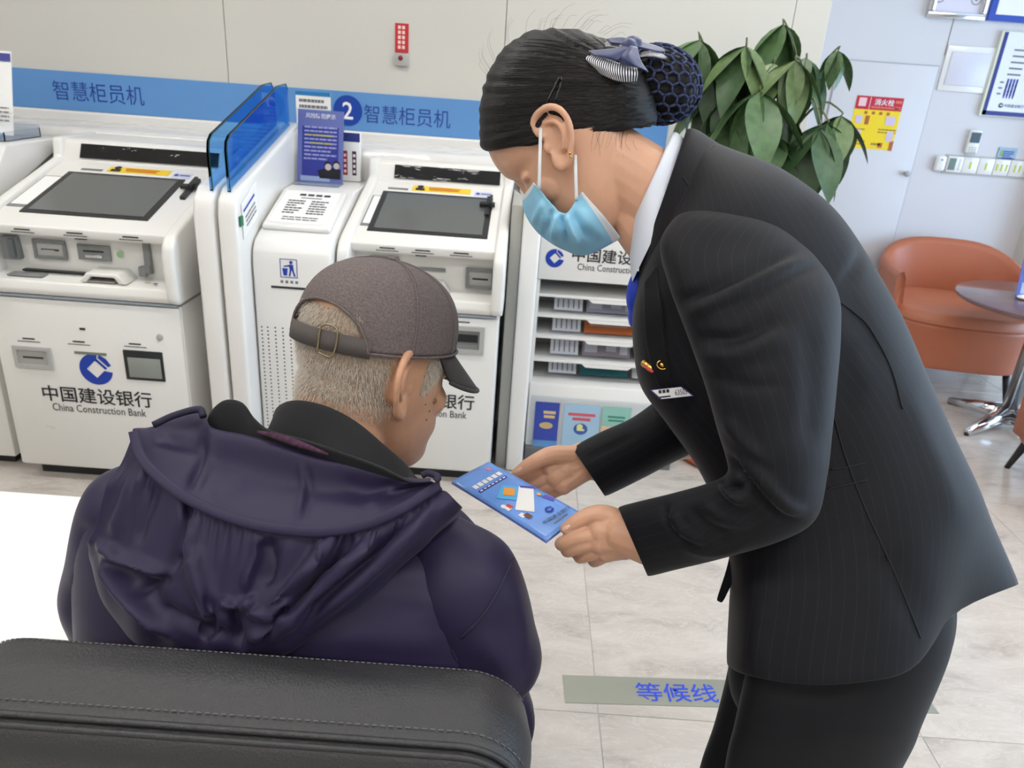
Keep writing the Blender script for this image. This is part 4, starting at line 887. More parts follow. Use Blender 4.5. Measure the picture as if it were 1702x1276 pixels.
# ================================================================== BLACK LEATHER SEAT IN FRONT
m_leather = mat('black_leather', (50, 50, 52), .4, bump=.6, bscale=380, bumpdist=.0016, spec=.55)
CXC, CYC = -.257, .57
ch = thing('leather_chair', 'black leather armchair back in the foreground', 'chair', (CXC, CYC, 0))
def rounded(x0, x1, z0, z1, r, n=10):
    out = []
    for cx_, cz_, a0 in ((x1 - r, z1 - r, 0), (x0 + r, z1 - r, 90), (x0 + .02, z0 + .02, 180), (x1 - .02, z0 + .02, 270)):
        rr = r if cz_ > z0 + .1 else .02
        out += [(cx_ + rr * math.cos(math.radians(a0 + 90 * i / n)), cz_ + rr * math.sin(math.radians(a0 + 90 * i / n))) for i in range(n + 1)]
    return out
yF, yR, zT = .622, .519, .861
ol = rounded(-.556, .042, .40, zT, .068)
def outline_ring(y, ins, dz=0): 
    P = np.array(ol); q = P.copy()
    n = len(P); nx = np.roll(P, -1, 0) - np.roll(P, 1, 0); nrm_ = np.stack([nx[:, 1], -nx[:, 0]], 1); nrm_ /= np.linalg.norm(nrm_, axis=1)[:, None] + 1e-9
    q = P - nrm_ * ins; return np.stack([q[:, 0], np.full(n, y) + (zT - q[:, 1]) * .06, q[:, 1] + dz], 1)
rg = [outline_ring(yF + .006, .05), outline_ring(yF + .004, .022), outline_ring(yF, .008), outline_ring(yF - .006, .001), outline_ring(yF - .02, -.002), outline_ring((yF + yR) / 2, -.006), outline_ring(yR + .014, -.001), outline_ring(yR + .004, .002), outline_ring(yR, .0045)]
V, Fc, uv = loft(rg, 60, True, False); mesh('backrest', V, outward(V, Fc), m_leather, ch)
rg = [outline_ring(yR + .002, .006), outline_ring(yR - .006, .006), outline_ring(yR - .014, .012), outline_ring(yR - .022, .03), outline_ring(yR - .024, .06)]
V, Fc, uv = loft(rg, 24, True, True); mesh('rear_cushion', V, outward(V, Fc), m_leather, ch)
def piping(name, y, ins, r):
    P = outline_ring(y, ins); P = P[:22]; P = np.vstack([P[:1] * (1, 1, 0) + (0, .02, .45), P, P[-1:] * (1, 1, 0) + (0, .02, .45)])
    V, Fc = tube_geo(P, r, 7); return mesh(name, V, Fc, m_leather, ch)
piping('piping', yR + .0005, .0025, .0035); piping('piping', yR - .009, .006, .003)
# stitches along both seams
def stitches(name, y, ins, step):
    P = outline_ring(y, ins)[:22]; d_ = np.r_[0, np.cumsum(np.linalg.norm(np.diff(P, axis=0), axis=1))]; S = MB()
    for s_ in np.arange(.03, d_[-1] - .03, step):
        a = np.array([np.interp(s_, d_, P[:, k]) for k in range(3)]); b_ = np.array([np.interp(s_ + step * .6, d_, P[:, k]) for k in range(3)]); S.tube([a, (a + b_) / 2, b_], .0007, 4)
    o = S.build(name, mat('thread', (96, 96, 98), .6), ch); o['kind'] = 'stuff'; return o
stitches('stitching', yR + .014, -.0024, .008); stitches('stitching', yF - .008, -.0008, .006)
MB().box(-.53, .015, .56, 1.10, .33, .43).build('seat', m_leather, ch, bevel=.03, seg=4)
for X in (-.5, -.02):
    for Y in (.6, 1.05): MB().tube([(X, Y, .34), (X, Y, 0)], .018, 12).build('leg', m_chrome, ch, smooth=True)

# ================================================================== generic head (metres; f forward, u up, s side)
def head_local(sc=1.0, ft=1.0):
    S = Soup(); sl = [(-.120, .035, .070, .018), (-.114, .018, .086, .032), (-.098, .0, .094, .046), (-.078, -.02, .092, .055), (-.060, -.04, .099, .060), (-.044, -.058, .097, .0635), (-.022, -.075, .097, .067), (0, -.087, .094, .070), (.018, -.094, .089, .072), (.038, -.098, .099, .0745), (.06, -.099, .098, .0755), (.08, -.096, .091, .0735), (.10, -.085, .074, .065), (.115, -.064, .05, .049), (.125, -.035, .018, .024)]
    rg = []
    for u, b_, f_, w_ in sl: rg.append(ell_ring(((b_ + f_) / 2, 0, u), ((f_ - b_) / 2, 0, 0), (0, w_, 0), 40, 2.25))
    V, Fc, uv = loft(rg, 46); S.add(V, Fc)
    nose = []
    for u, f_, w_ in ((.032, .092, .008), (.01, .102, .009), (-.012, .113, .012), (-.026, .118, .0165), (-.034, .112, .0165), (-.038, .100, .012)): nose.append(ell_ring((.092 + (f_ - .092) * ft - .012, 0, u), (.014, 0, 0), (0, w_, 0), 16, 2))
    V, Fc, uv = loft(nose, 14); S.add(V, Fc)
    S.ball((.095, 0, -.052), (.012, .024, .006)); S.ball((.093, 0, -.063), (.013, .021, .007)); S.ball((.078, 0, -.105), (.02, .024, .016))
    for s_ in ((-1, 1) if ft > .5 else ()): S.ball((.084 - .008 * (1 - ft), .031 * s_, .016), (.012, .017, .010)); S.ball((.075 - .02 * (1 - ft), .045 * s_ * (.5 + .5 * ft), -.02), (.022, .022, .02)); S.ball((.085 - .01 * (1 - ft), .033 * s_, .034), (.012, .022, .006))
    if ft <= .5:
        for s_ in (-1, 1): S.ball((.080, .032 * s_, .012), (.008, .015, .007)); S.ball((.066, .040 * s_, -.022), (.022, .020, .022))
    S.V = S.V * sc
    return S
def ear_local(side, sc=1.0, flare=.45):
    """returns Soup in head coordinates; side=+1 or -1"""
    S = Soup(); oz = []
    out = [(.012, .016), (.012, .030), (.002, .037), (-.012, .036), (-.022, .026), (-.025, .010), (-.021, -.006), (-.014, -.018), (-.008, -.026), (.002, -.030), (.007, -.022), (.006, -.012)]
    def P(f_, u, lift): return np.array((f_ - .004, 0.0, u)) + np.array((0, 1, 0)) * lift
    lift = lambda f_: .004 + flare * max(0, (.012 - f_))
    pts = [P(f_, u, lift(f_)) for f_, u in out]
    S.chain(pts, [.003, .0042, .0045, .0045, .0042, .0038, .0036, .0036, .0048, .0056, .0045, .003], 8, 3)
    S.chain([P(.008, .012, .007), P(-.002, .010, .004), P(-.006, .004, .004)], [.003, .0028, .002], 8, 3)
    S.chain([P(.0, .024, lift(.0) - .001), P(-.012, .018, lift(-.012) + .001), P(-.015, .004, lift(-.015) + .001), P(-.008, -.010, lift(-.008)), P(.0, -.014, .006)], [.0025, .0035, .0035, .003, .0025], 8, 3)
    cen = [P(f_ * .8 - .001, u * .8 + .001, lift(f_ * .8) - .004) for f_, u in out]
    Vp = np.array(cen + [c + np.array((0, -.005, 0)) for c in cen]); n = len(cen)
    S.add(Vp, [tuple(range(n)), tuple(range(2 * n - 1, n - 1, -1))] + [(i, (i + 1) % n, (i + 1) % n + n, i + n) for i in range(n)])
    S.ball(P(.010, -.002, .006), (.004, .004, .006)); S.ball(P(.002, -.024, .008), (.0075, .0045, .009))
    S.ball(P(-.006, .008, .004), (.017, .0045, .026))
    S.chain([P(.006, .02, -.004), P(.0, .0, -.004), P(.004, -.02, -.002)], [.008, .009, .007], 8, 3)
    S.V = S.V * sc
    if side < 0: S.V = S.V * (1, -1, 1); S.F = [tuple(reversed(f)) for f in S.F]
    return S
def place(V, o, f_, s_, u): return np.asarray(o) + np.outer(V[:, 0], f_) + np.outer(V[:, 1], s_) + np.outer(V[:, 2], u)
def skin_mat(name, rgb, mottled=.08, rough=.45):
    m = mat(name, rgb, rough, sss=.25, var=mottled, vscale=22, bump=.12, bscale=260, bumpdist=.0008); return m

# ================================================================== SEATED MAN
m_nav = mat('purple_shell', (41, 35, 62), .5, spec=.3, var=.05, vscale=4, bump=.12, bscale=700, bumpdist=.0004, sheen=.06)
m_navseam = mat('purple_seam', (34, 30, 54), .7)
m_fleece = mat('black_fleece', (30, 31, 34), .9, bump=.5, bscale=900, bumpdist=.0006, sheen=.08)
m_skin_m = skin_mat('weathered_skin', (200, 154, 124), .10)
# --- head placement
HM = at(618, 618, .985)
yaw, pit = math.radians(43), math.radians(16)
f_m = np.array((math.sin(yaw) * math.cos(pit), math.cos(yaw) * math.cos(pit), -math.sin(pit)))
s_m = np.array((-math.cos(yaw), math.sin(yaw), 0)); u_m = np.cross(f_m, s_m)   # s_m = his left
tilt = math.radians(-3); s_m, u_m = math.cos(tilt) * s_m + math.sin(tilt) * u_m, math.cos(tilt) * u_m - math.sin(tilt) * s_m
S = Soup(); hl = head_local(1.08, .3); S.add(place(hl.V, HM, f_m, s_m, u_m), hl.F)
neck_base = at(555, 735, .955)
S.chain([HM + f_m * -.03 - u_m * .02, HM - f_m * .035 - u_m * .08, neck_base, neck_base + np.array((-.01, -.03, -.08))], [.066, .060, .062, .08], 22, 5)
S.chain([HM + f_m * .04 - u_m * .09, HM + f_m * .0 - u_m * .125, neck_base + np.array((.03, .04, -.03))], [.035, .04, .045], 16, 4)
for sd in (1, -1):
    e = ear_local(sd, 1.22, .62); S.add(place(e.V + np.array((-.004, .066 * sd, .0)), HM, f_m, s_m, u_m), e.F)
hv, hf = remesh(S.V, S.F, .0024, 3)
# --- torso rings (left silhouette, right silhouette, distances)
UPZ = np.array((0, 0, 1.))
def back_ring(L, R_, dl, dr_, hd, n=64, e=2.5, sc=1.0):
    pa = at(*L, dl); pb = at(*R_, dr_); bd = np.cross(UPZ, pb - pa); bd = bd if bd[1] < 0 else -bd
    return pxring(L, R_, dl, hd, n, e, dr_, bd, sc)
T_ST = [((452, 738), (660, 806), .975, .935, .05), ((380, 734), (702, 836), .975, .92, .068), ((295, 748), (750, 872), .98, .91, .088), ((220, 784), (794, 914), .98, .90, .102), ((168, 838), (826, 962), .985, .90, .112), ((150, 905), (834, 1022), .985, .905, .116), ((148, 995), (832, 1090), .985, .91, .116), ((158, 1130), (812, 1210), 1.0, .94, .12), ((170, 1290), (780, 1350), 1.03, .98, .14), ((190, 1420), (740, 1470), 1.10, 1.06, .15)]
trings = [back_ring(*t_) for t_ in T_ST]
jv, jf, juv = loft(trings, 120); jf = outward(jv, jf)
jv = creases(jv, jf, [(((610, 905), (640, 950), (690, 1000), (760, 1070)), 5, -.0016), (((560, 1085), (620, 1010), (700, 930)), 18, .004), (((860, 935), (830, 990), (780, 1040), (755, 1085)), 10, -.004), (((500, 1090), (600, 1060), (740, 1075)), 30, .004),
    (((700, 990), (760, 1010), (830, 1000)), 14, .003), (((640, 860), (720, 890), (800, 930)), 22, -.003)])
seat_c = at(480, 1300, 1.05)
# hands and lap
hipL = np.array((-.37, .86, .52)); hipR = np.array((-.15, .84, .52)); kneeL = np.array((-.40, 1.26, .50)); kneeR = np.array((-.10, 1.25, .50)); ankL = np.array((-.40, 1.24, .09)); ankR = np.array((-.08, 1.23, .09))
shL = at(220, 856, .985); shR = at(780, 972, .90)
elL = at(192, 1120, 1.02); elR = at(806, 1215, .935); wrL = np.array((-.40, 1.12, .64)); wrR = np.array((-.12, 1.10, .64))
B = Soup()
V, Fc, uv = loft([back_ring(*t_, n=32, sc=.84) for t_ in T_ST], 40); B.add(V, Fc)
for h_, k_, a_ in ((hipL, kneeL, ankL), (hipR, kneeR, ankR)): B.chain([h_, (h_ + k_) / 2 + (0, 0, .01), k_, (k_ + a_) / 2, a_], [.085, .078, .06, .05, .04], 16, 4)
for s0_, e0_, w0_ in ((shL, elL, wrL), (shR, elR, wrR)): B.chain([s0_, (s0_ + e0_) / 2, e0_, (e0_ + w0_) / 2, w0_], [.045, .038, .030, .027, .025], 14, 4)
bv, bf = remesh(B.V, B.F, .011, 2)
HS = Soup()
for w_, sx in ((wrL, 1), (wrR, -1)):          # hands resting on the thighs
    HS.chain([w_ + (0, -.05, .015), w_ + (0, .0, 0), w_ + (0, .05, -.018)], [.026, .027, .036], 14, 4); HS.ball(w_ + (0, .055, -.022), (.042, .045, .018))
    for k in range(4):
        x = (k - 1.5) * .021 * sx; l_ = (.07, .08, .075, .058)[k]; b0 = w_ + (x, .09, -.022)
        HS.chain([b0, b0 + (0, l_ * .45, -.004), b0 + (0, l_ * .8, -.02), b0 + (0, l_, -.036)], [.0105, .0098, .0088, .0075], 10, 3)
    b0 = w_ + (.036 * sx, .02, -.015); HS.chain([b0, b0 + (.018 * sx, .03, -.01), b0 + (.018 * sx, .065, -.02)], [.013, .0115, .009], 10, 3)
nv, nf = remesh(HS.V, HS.F, .0032, 2)
allV = np.vstack([hv, bv, nv]); allF = list(hf) + [tuple(i + len(hv) for i in f) for f in bf] + [tuple(i + len(hv) + len(bv) for i in f) for f in nf]
man = mesh('person', allV, allF, m_skin_m, loc=(-.26, .85, 0))
tag(man, 'seated man seen from behind in grey cap and dark purple hooded jacket', 'person')
# --- jacket
jk = mesh('jacket', jv, jf, m_nav, man)
jtree = bvh(jv, jf)
def sleeve(name, pts, rads, m_, parent, lines=(), n=40, rows=70, e=2.0, flat_=1.0):
    P = np.asarray(pts, float); rg = []
    T_ = np.gradient(P, axis=0)
    for i in range(len(P)):
        t_ = T_[i] / np.linalg.norm(T_[i]); v = CAM - P[i]; v = v - t_ * v.dot(t_); v /= np.linalg.norm(v); a_ = np.cross(t_, v); rg.append(ell_ring(P[i], a_ * rads[i], v * rads[i] * flat_, n, e))
    V, Fc, uv = loft(rg, rows); Fc = outward(V, Fc); V = creases(V, Fc, lines); return V, Fc, mesh(name, V, Fc, m_, parent, uv=uv)
ar = [shR + (-.05, .02, .045), shR + (-.012, .0, .012), shR * .7 + elR * .3 + (.004, 0, 0), shR * .35 + elR * .65, elR, elR * .5 + wrR * .5, wrR + (0, .01, -.002)]
rv, rf, _o = sleeve('sleeve', ar, [.045, .068, .070, .066, .063, .058, .046], m_nav, jk, [(((800, 1070), (840, 1100), (880, 1110)), 12, .005), (((790, 1040), (835, 1040), (868, 1060)), 9, -.004), (((845, 960), (862, 1020), (872, 1100)), 12, .003), (((790, 1100), (830, 1150), (880, 1170)), 12, -.004)])
al = [shL + (.05, .02, .045), shL + (.012, .0, .012), shL * .7 + elL * .3, shL * .35 + elL * .65, elL, elL * .5 + wrL * .5, wrL]
lv, lf, _o = sleeve('sleeve', al, [.045, .068, .072, .068, .062, .055, .045], m_nav, jk, [(((120, 870), (150, 900), (180, 960)), 14, -.006), (((110, 980), (150, 940), (190, 880)), 14, .006), (((100, 1040), (140, 1000), (180, 930)), 12, -.005)])
# black fleece under-collars
def collar(name, pts, r, m_, parent, flat_=None):
    P = crom(np.array(pts), 40, True); V, Fc = tube_geo(np.vstack([P, P[:1]]), r, 12, False); return mesh(name, V, Fc, m_, parent)
def band_ring(a, b_, da, db_, hd, n=56): return back_ring(a, b_, da, db_, hd, n, 2.0)
def gridsheet(name, rows_px, nr, nc, m_, parent, thick=.003, lines=()):
    rows3 = [np.array([at(*p) for p in r_]) for r_ in rows_px]
    G = crom(np.array([crom(r_, nc) for r_ in rows3]), nr); V = G.reshape(-1, 3); Fc = grid_faces(nr, nc)
    N_ = vnormals(V, Fc); Fc = Fc if (N_ * (CAM - V)).sum() > 0 else [tuple(reversed(f)) for f in Fc]
    V = creases(V, Fc, lines)
    uvg = np.stack(np.meshgrid(np.linspace(0, 1, nc), np.linspace(0, 1, nr)), -1).reshape(-1, 2)
    o = mesh(name, V, Fc, m_, parent, uv=uvg); md = o.modifiers.new('thick', 'SOLIDIFY'); md.thickness = thick; md.offset = -1
    return V, Fc, o
# shirt collar hugging the neck, fleece collar standing outside it
t_ = [(450, 706, .955), (460, 678, .925), (490, 667, .895), (540, 676, .872), (590, 700, .862), (640, 740, .866), (674, 770, .885), (692, 792, .92)]
b_ = [(424, 770, .96), (428, 752, .935), (452, 748, .905), (500, 752, .878), (560, 752, .850), (620, 774, .850), (670, 800, .865), (696, 815, .905)]
i_ = [(x + (8 if x < 560 else -6), y + 22, d + .022) for x, y, d in t_]
gridsheet('shirt_collar', [i_, [(x, y + 2, d + .008) for x, y, d in t_], [(x - 1, y + 6, d - .004) for x, y, d in t_], b_], 30, 70, m_fleece, man)
t_ = [(342, 716, .955), (348, 688, .94), (372, 668, .925), (402, 672, .91), (424, 698, .895), (450, 716, .882), (510, 732, .862), (570, 752, .850), (630, 774, .846), (676, 796, .855), (704, 806, .875)]
b_ = [(338, 748, .97), (342, 748, .955), (362, 750, .94), (395, 756, .928), (425, 766, .918), (455, 772, .91), (510, 784, .9), (570, 798, .892), (630, 814, .888), (680, 830, .895), (712, 830, .91)]
i_ = [(x + 14, y + 34, d + .03) for x, y, d in t_]
V, Fc, _o = gridsheet('fleece_collar', [i_, [(x + 3, y + 3, d + .01) for x, y, d in t_], [(x - 1, y + 5, d - .004) for x, y, d in t_], b_], 36, 90, m_fleece, man); ctree = bvh(V, Fc)
m_plum = mat('plum_knit', (70, 40, 62), .9, var=.5, vscale=160)
P = drape(ctree, [(432, 716), (455, 722), (490, 732), (520, 742), (548, 752)], .003)
if len(P) > 2: V, Fc = tube_geo(crom(P, 16), np.interp(np.linspace(0, 1, 16), [0, .5, 1], [.002, .0048, .0015]), 8); mesh('knit_edge', V, Fc, m_plum, man)
# --- hood: lining, elastic rim, pouch
rim = np.array([(222, 716, .885), (236, 762, .862), (280, 806, .84), (330, 838, .826), (400, 866, .815), (470, 880, .808), (540, 883, .805), (605, 872, .808), (660, 850, .816), (700, 826, .832), (731, 806, .85)])
topl = np.array([(262, 706, .93), (300, 694, .93), (336, 690, .925), (352, 716, .895), (404, 728, .88), (460, 742, .87), (520, 760, .862), (585, 774, .856), (640, 790, .853), (686, 800, .856), (716, 800, .862)])
def to3(A): return np.array([at(*a) for a in A])
def surf(rows_, nr, nc):
    G = np.array([crom(to3(r_), nc) for r_ in rows_]); return crom(G, nr)
mid = (rim * .45 + topl * .55); mid[:, 2] += .018
inner0 = rim.copy(); inner0[:, 1] -= 4; inner0[:, 2] += .006
G = surf([topl + (0, -6, .03), topl, mid, inner0, rim + (0, 6, .012)], 50, 120); V = G.reshape(-1, 3); Fc = grid_faces(50, 120)
N0 = vnormals(V, Fc); Fc = Fc if (N0 * (CAM - V)).sum() > 0 else [tuple(reversed(f)) for f in Fc]
V = creases(V, Fc, [(((345, 725), (335, 770), (312, 815)), 7, -.006), (((352, 722), (345, 775), (322, 822)), 6, .004), (((500, 765), (505, 810), (492, 868)), 5, .004), (((508, 768), (514, 815), (502, 868)), 4, -.0045), (((560, 800), (620, 820), (680, 812)), 14, -.004), (((260, 735), (290, 725), (330, 735)), 12, .004), (((420, 790), (380, 810), (350, 830)), 20, .003), (((600, 850), (650, 815), (690, 795)), 8, .004)])
hood = mesh('hood', V, Fc, m_nav, jk); hood.modifiers.new('thick', 'SOLIDIFY').thickness = .0015
bot = np.array([(150, 930, .895), (178, 1010, .872), (232, 1068, .85), (300, 1088, .835), (366, 1094, .828), (425, 1094, .825), (480, 1082, .825), (560, 1030, .826), (640, 968, .828), (712, 900, .838), (768, 842, .86)])
m1_ = rim * .66 + bot * .34; m1_[:, 2] -= .016; m2_ = rim * .3 + bot * .7; m2_[:, 2] -= .022
bt_ = bot.copy(); bt_[:, 2] -= .004; tuck = bot.copy(); tuck[:, 2] += .035; tuck[:, :2] += (tuck[:, :2] - (450, 860)) * -.03
G = surf([rim + (0, 2, .004), rim + (0, 8, -.004), m1_, m2_, bt_, tuck], 110, 240); V = G.reshape(-1, 3); Fc = grid_faces(110, 240)
N0 = vnormals(V, Fc); Fc = Fc if (N0 * (CAM - V)).sum() > 0 else [tuple(reversed(f)) for f in Fc]
# gathers below the elastic
uu = np.tile(np.linspace(0, 1, 240), 110); vv = np.repeat(np.linspace(0, 1, 110), 240); N0 = vnormals(V, Fc)
ph = 2 * math.pi * (31 * uu + 1.2 * np.sin(uu * 17) + .5 * np.sin(uu * 41)); g = np.sin(ph) * (.6 + .4 * np.sin(uu * 23))
env = np.clip((vv - .02) * 12, 0, 1) * np.exp(-(np.clip(vv - .2, 0, 1) / .13) ** 2); V = V + N0 * (g * env * .0042)[:, None]
V = V + N0 * ((np.sin(2 * math.pi * (8.5 * uu + .35 * np.sin(uu * 9 + 4 * vv))) * .5) * np.clip((vv - .05) * 4, 0, 1) * np.clip((1 - vv) * 4, 0, 1) * .0035)[:, None]
V = creases(V, Fc, [(l_, w_, a_ * 1.35) for l_, w_, a_ in [
    (((300, 812), (312, 860), (300, 900), (284, 958)), 9, -.012), (((325, 850), (318, 890), (305, 930)), 8, .008), (((160, 900), (215, 930), (280, 962)), 9, .013), (((170, 912), (195, 960), (235, 1010), (290, 1060)), 8, .014), (((190, 925), (240, 975), (270, 1010)), 16, -.008),
    (((225, 985), (270, 965), (290, 962)), 7, -.008), (((430, 885), (428, 920), (412, 960), (415, 990)), 8, .008), (((440, 890), (450, 930), (440, 980)), 12, -.008), (((320, 900), (330, 960), (350, 1010), (375, 1040)), 14, .010), (((360, 1000), (400, 1005), (430, 990)), 7, .010), (((345, 985), (350, 1030), (335, 1065)), 7, -.010), (((388, 1000), (392, 1040), (400, 1075)), 6, -.011), (((402, 1000), (440, 1020), (500, 1000)), 9, .008),
    (((560, 880), (520, 940), (470, 990), (430, 1020)), 10, .010), (((590, 885), (560, 940), (500, 1000), (440, 1050)), 9, -.011), (((640, 870), (590, 930), (520, 1000), (440, 1070)), 11, .011), (((690, 845), (640, 910), (560, 985), (480, 1050)), 9, -.008), (((730, 830), (680, 890), (600, 965), (510, 1040)), 9, .008),
    (((240, 770), (205, 850), (185, 900)), 12, .006), (((262, 800), (240, 860), (225, 910)), 9, -.006), (((210, 770), (165, 850), (130, 950)), 14, .008), (((250, 1000), (330, 1040), (400, 1065)), 10, -.007), (((470, 1010), (440, 1045), (410, 1060)), 8, .008)]])
G = V.reshape(110, 240, 3)
for k in range(2):
    Gp = np.pad(G, ((1, 1), (1, 1), (0, 0)), mode='edge'); G = .4 * G + .15 * (Gp[:-2, 1:-1] + Gp[2:, 1:-1] + Gp[1:-1, :-2] + Gp[1:-1, 2:])
V = G.reshape(-1, 3)
pouch = mesh('hood', V, Fc, m_nav, jk); pouch.modifiers.new('thick', 'SOLIDIFY').thickness = .0015
ptree = bvh(V, Fc)
# elastic rim: flat band
Rm = crom(to3(rim + (0, 0, -.010)), 90); T_ = np.gradient(Rm, axis=0); T_ /= np.linalg.norm(T_, axis=1)[:, None]; vw = CAM - Rm; vw /= np.linalg.norm(vw, axis=1)[:, None]; dn = np.cross(T_, vw); dn /= np.linalg.norm(dn, axis=1)[:, None]
rows_ = []
for a_, b_ in ((-.0058, -.004), (-.0058, .0005), (-.003, .002), (.003, .002), (.0058, .0005), (.0058, -.004)): rows_.append(Rm + dn * a_ + vw * b_)
V = np.array(rows_).reshape(-1, 3); Fc = grid_faces(6, 90); mesh('hood_rim', V, Fc, m_nav, jk)
# seams on the jacket
def seam(pts, r=.0011, tree=jtree, m_=None, parent=jk, name='seam', lift=.0004, m=24):
    P = drape(tree, crom(np.array(pts, float), m), lift)
    if len(P) > 3: V, Fc = tube_geo(P, r, 6); mesh(name, V, Fc, m_ or m_navseam, parent)
seam([(684, 908), (715, 945), (742, 1000), (768, 1062)])
rtree = bvh(rv, rf)
seam([(853, 928), (826, 985), (800, 1025), (766, 1060)], .0016, rtree); seam([(766, 1060), (752, 1078), (760, 1098)], .0014)
V, Fc = tube_geo(crom(to3([(724, 800, .83), (728, 792, .832), (712, 786, .84), (702, 790, .842)]), 10), .004, 8); mesh('toggle', V, Fc, m_navseam, jk)
V, Fc = tube_geo(crom(to3([(255, 706, .90), (290, 690, .905), (330, 680, .905), (338, 692, .90)]), 14), .0045, 8); mesh('toggle', V, Fc, m_navseam, jk)
# trousers and shoes
m_trm = mat('dark_trousers', (44, 44, 50), .8)
for h_, k_, a_ in ((hipL, kneeL, ankL), (hipR, kneeR, ankR)):
    V, Fc, o = sleeve('trouser_leg', [h_ + (0, -.06, 0), h_, (h_ + k_) / 2 + (0, 0, .01), k_ + (0, .02, .0), (k_ + a_) / 2 + (0, .01, 0), a_], [.09, .105, .095, .078, .072, .07], m_trm, man, rows=50)
    S = Soup(); S.chain([a_ + (0, -.03, -.05), a_ + (0, .06, -.055), a_ + (0, .17, -.06)], [.04, .042, .03], 14, 4); V = S.V.copy(); V[:, 2] = np.maximum(V[:, 2], .0); V, Fc = remesh(V, S.F, .008, 2); V[:, 2] = np.maximum(V[:, 2], .001); mesh('shoe', V, Fc, m_dark, man)
# --- cap
m_cap = mat('cap_cloth', (104, 94, 93), .85, var=.3, vscale=420, bump=.8, bscale=620, bumpdist=.001)
m_capin = mat('cap_lining', (38, 40, 42), .8)
cn, crw = 96, 34
CU, CV = [], []
capo = np.array((.0, 0, .048))
rowsC = []
for i in range(crw):
    t_ = i / (crw - 1); row = []
    for j in range(cn):
        th_ = 2 * math.pi * j / cn; c_, s_ = math.cos(th_), math.sin(th_)
        ang = abs((th_ - math.radians(192) + math.pi) % (2 * math.pi) - math.pi)       # centre of the back opening
        arch = .052 * max(0, 1 - (ang / math.radians(39)) ** 2) ** .5 if ang < math.radians(39) else 0
        zb = -.012 + .012 * (1 + c_) * .5 + arch
        ztop = .100
        # superellipsoid dome
        zz_ = zb + (ztop - zb) * math.sin(t_ * math.pi / 2) ** .95
        q_ = max(0., min(1., (zz_ + .012) / (ztop + .012))); k_ = (1 - q_ ** 2.9) ** (1 / 2.2) if zz_ > 0 else 1 + zz_ * .2
        row.append((capo[0] + (.113 if c_ > 0 else .113) * c_ * k_ - .001 , .0905 * s_ * k_, capo[2] + zz_))
    rowsC.append(row)
V = np.array(rowsC).reshape(-1, 3); Fc = grid_faces(crw, cn, True)
Vw = place(V, HM, f_m, s_m, u_m); Fc = outward(Vw, Fc)
N0 = vnormals(Vw, Fc)
cap = mesh('cap', Vw, Fc, [m_cap, m_capin], man); sd_ = cap.modifiers.new('thick', 'SOLIDIFY'); sd_.thickness = .0025; sd_.material_offset = 1; sd_.material_offset_rim = 0
captree = bvh(Vw, Fc)
m_capst = mat('cap_stitch', (118, 108, 108), .8)
for th_ in (128, 262, 55, 305, 0):
    a_ = math.radians(th_); j0 = int(round(a_ / (2 * math.pi) * cn)) % cn; P = np.array([Vw[i * cn + j0] + N0[i * cn + j0] * .0008 for i in range(0, crw - 1)])
    for dd in (-1, 1):
        Vt, Ft = tube_geo(P + dd * .0022 * np.cross(np.gradient(P, axis=0) / (np.linalg.norm(np.gradient(P, axis=0), axis=1)[:, None] + 1e-9), N0[[i * cn + j0 for i in range(0, crw - 1)]]), .0006, 5); mesh('stitched_seam', Vt, Ft, m_capst, cap)
S = Soup().ball((0, 0, 0), (.009, .009, .004)); mesh('button', place(S.V + np.array((capo[0] - .002, 0, capo[2] + .101)), HM, f_m, s_m, u_m), S.F, m_cap, cap)
# hem band around the edge
P = np.array([Vw[j] + N0[j] * .0016 for j in range(cn)]); Vt, Ft = tube_geo(np.vstack([P, P[:1]]), .0018, 6, False); mesh('hem', Vt, Ft, m_cap, cap)
# strap and buckle across the opening
st_ = []
for a_ in np.linspace(148, 234, 18):
    c_, s_ = math.cos(math.radians(a_)), math.sin(math.radians(a_)); st_.append((capo[0] + .1150 * c_, .0915 * s_))
rows_ = []
for z_, o_ in ((-.016, 0), (-.016, .002), (.007, .002), (.007, 0)): rows_.append([(x * (1 + o_ * 8), y * (1 + o_ * 8), capo[2] + z_) for x, y in st_])
V = np.array(rows_ + rows_[:1]).reshape(-1, 3); mesh('strap', place(V, HM, f_m, s_m, u_m), grid_faces(5, 18), mat('strap_web', (84, 78, 76), .8, bump=.4, bscale=900), cap)
bk = []
for a_, z_ in ((200, -.02), (200, .011), (211, .011), (211, -.02), (200, -.02)):
    c_, s_ = math.cos(math.radians(a_)), math.sin(math.radians(a_)); bk.append((capo[0] + .1185 * c_, .0945 * s_, capo[2] + z_))
Vt, Ft = tube_geo(crom(np.array(bk), 40), .0013, 6); mesh('buckle', place(np.array(Vt), HM, f_m, s_m, u_m), Ft, mat('brass_dull', (150, 138, 112), .35, metal=.9), cap)
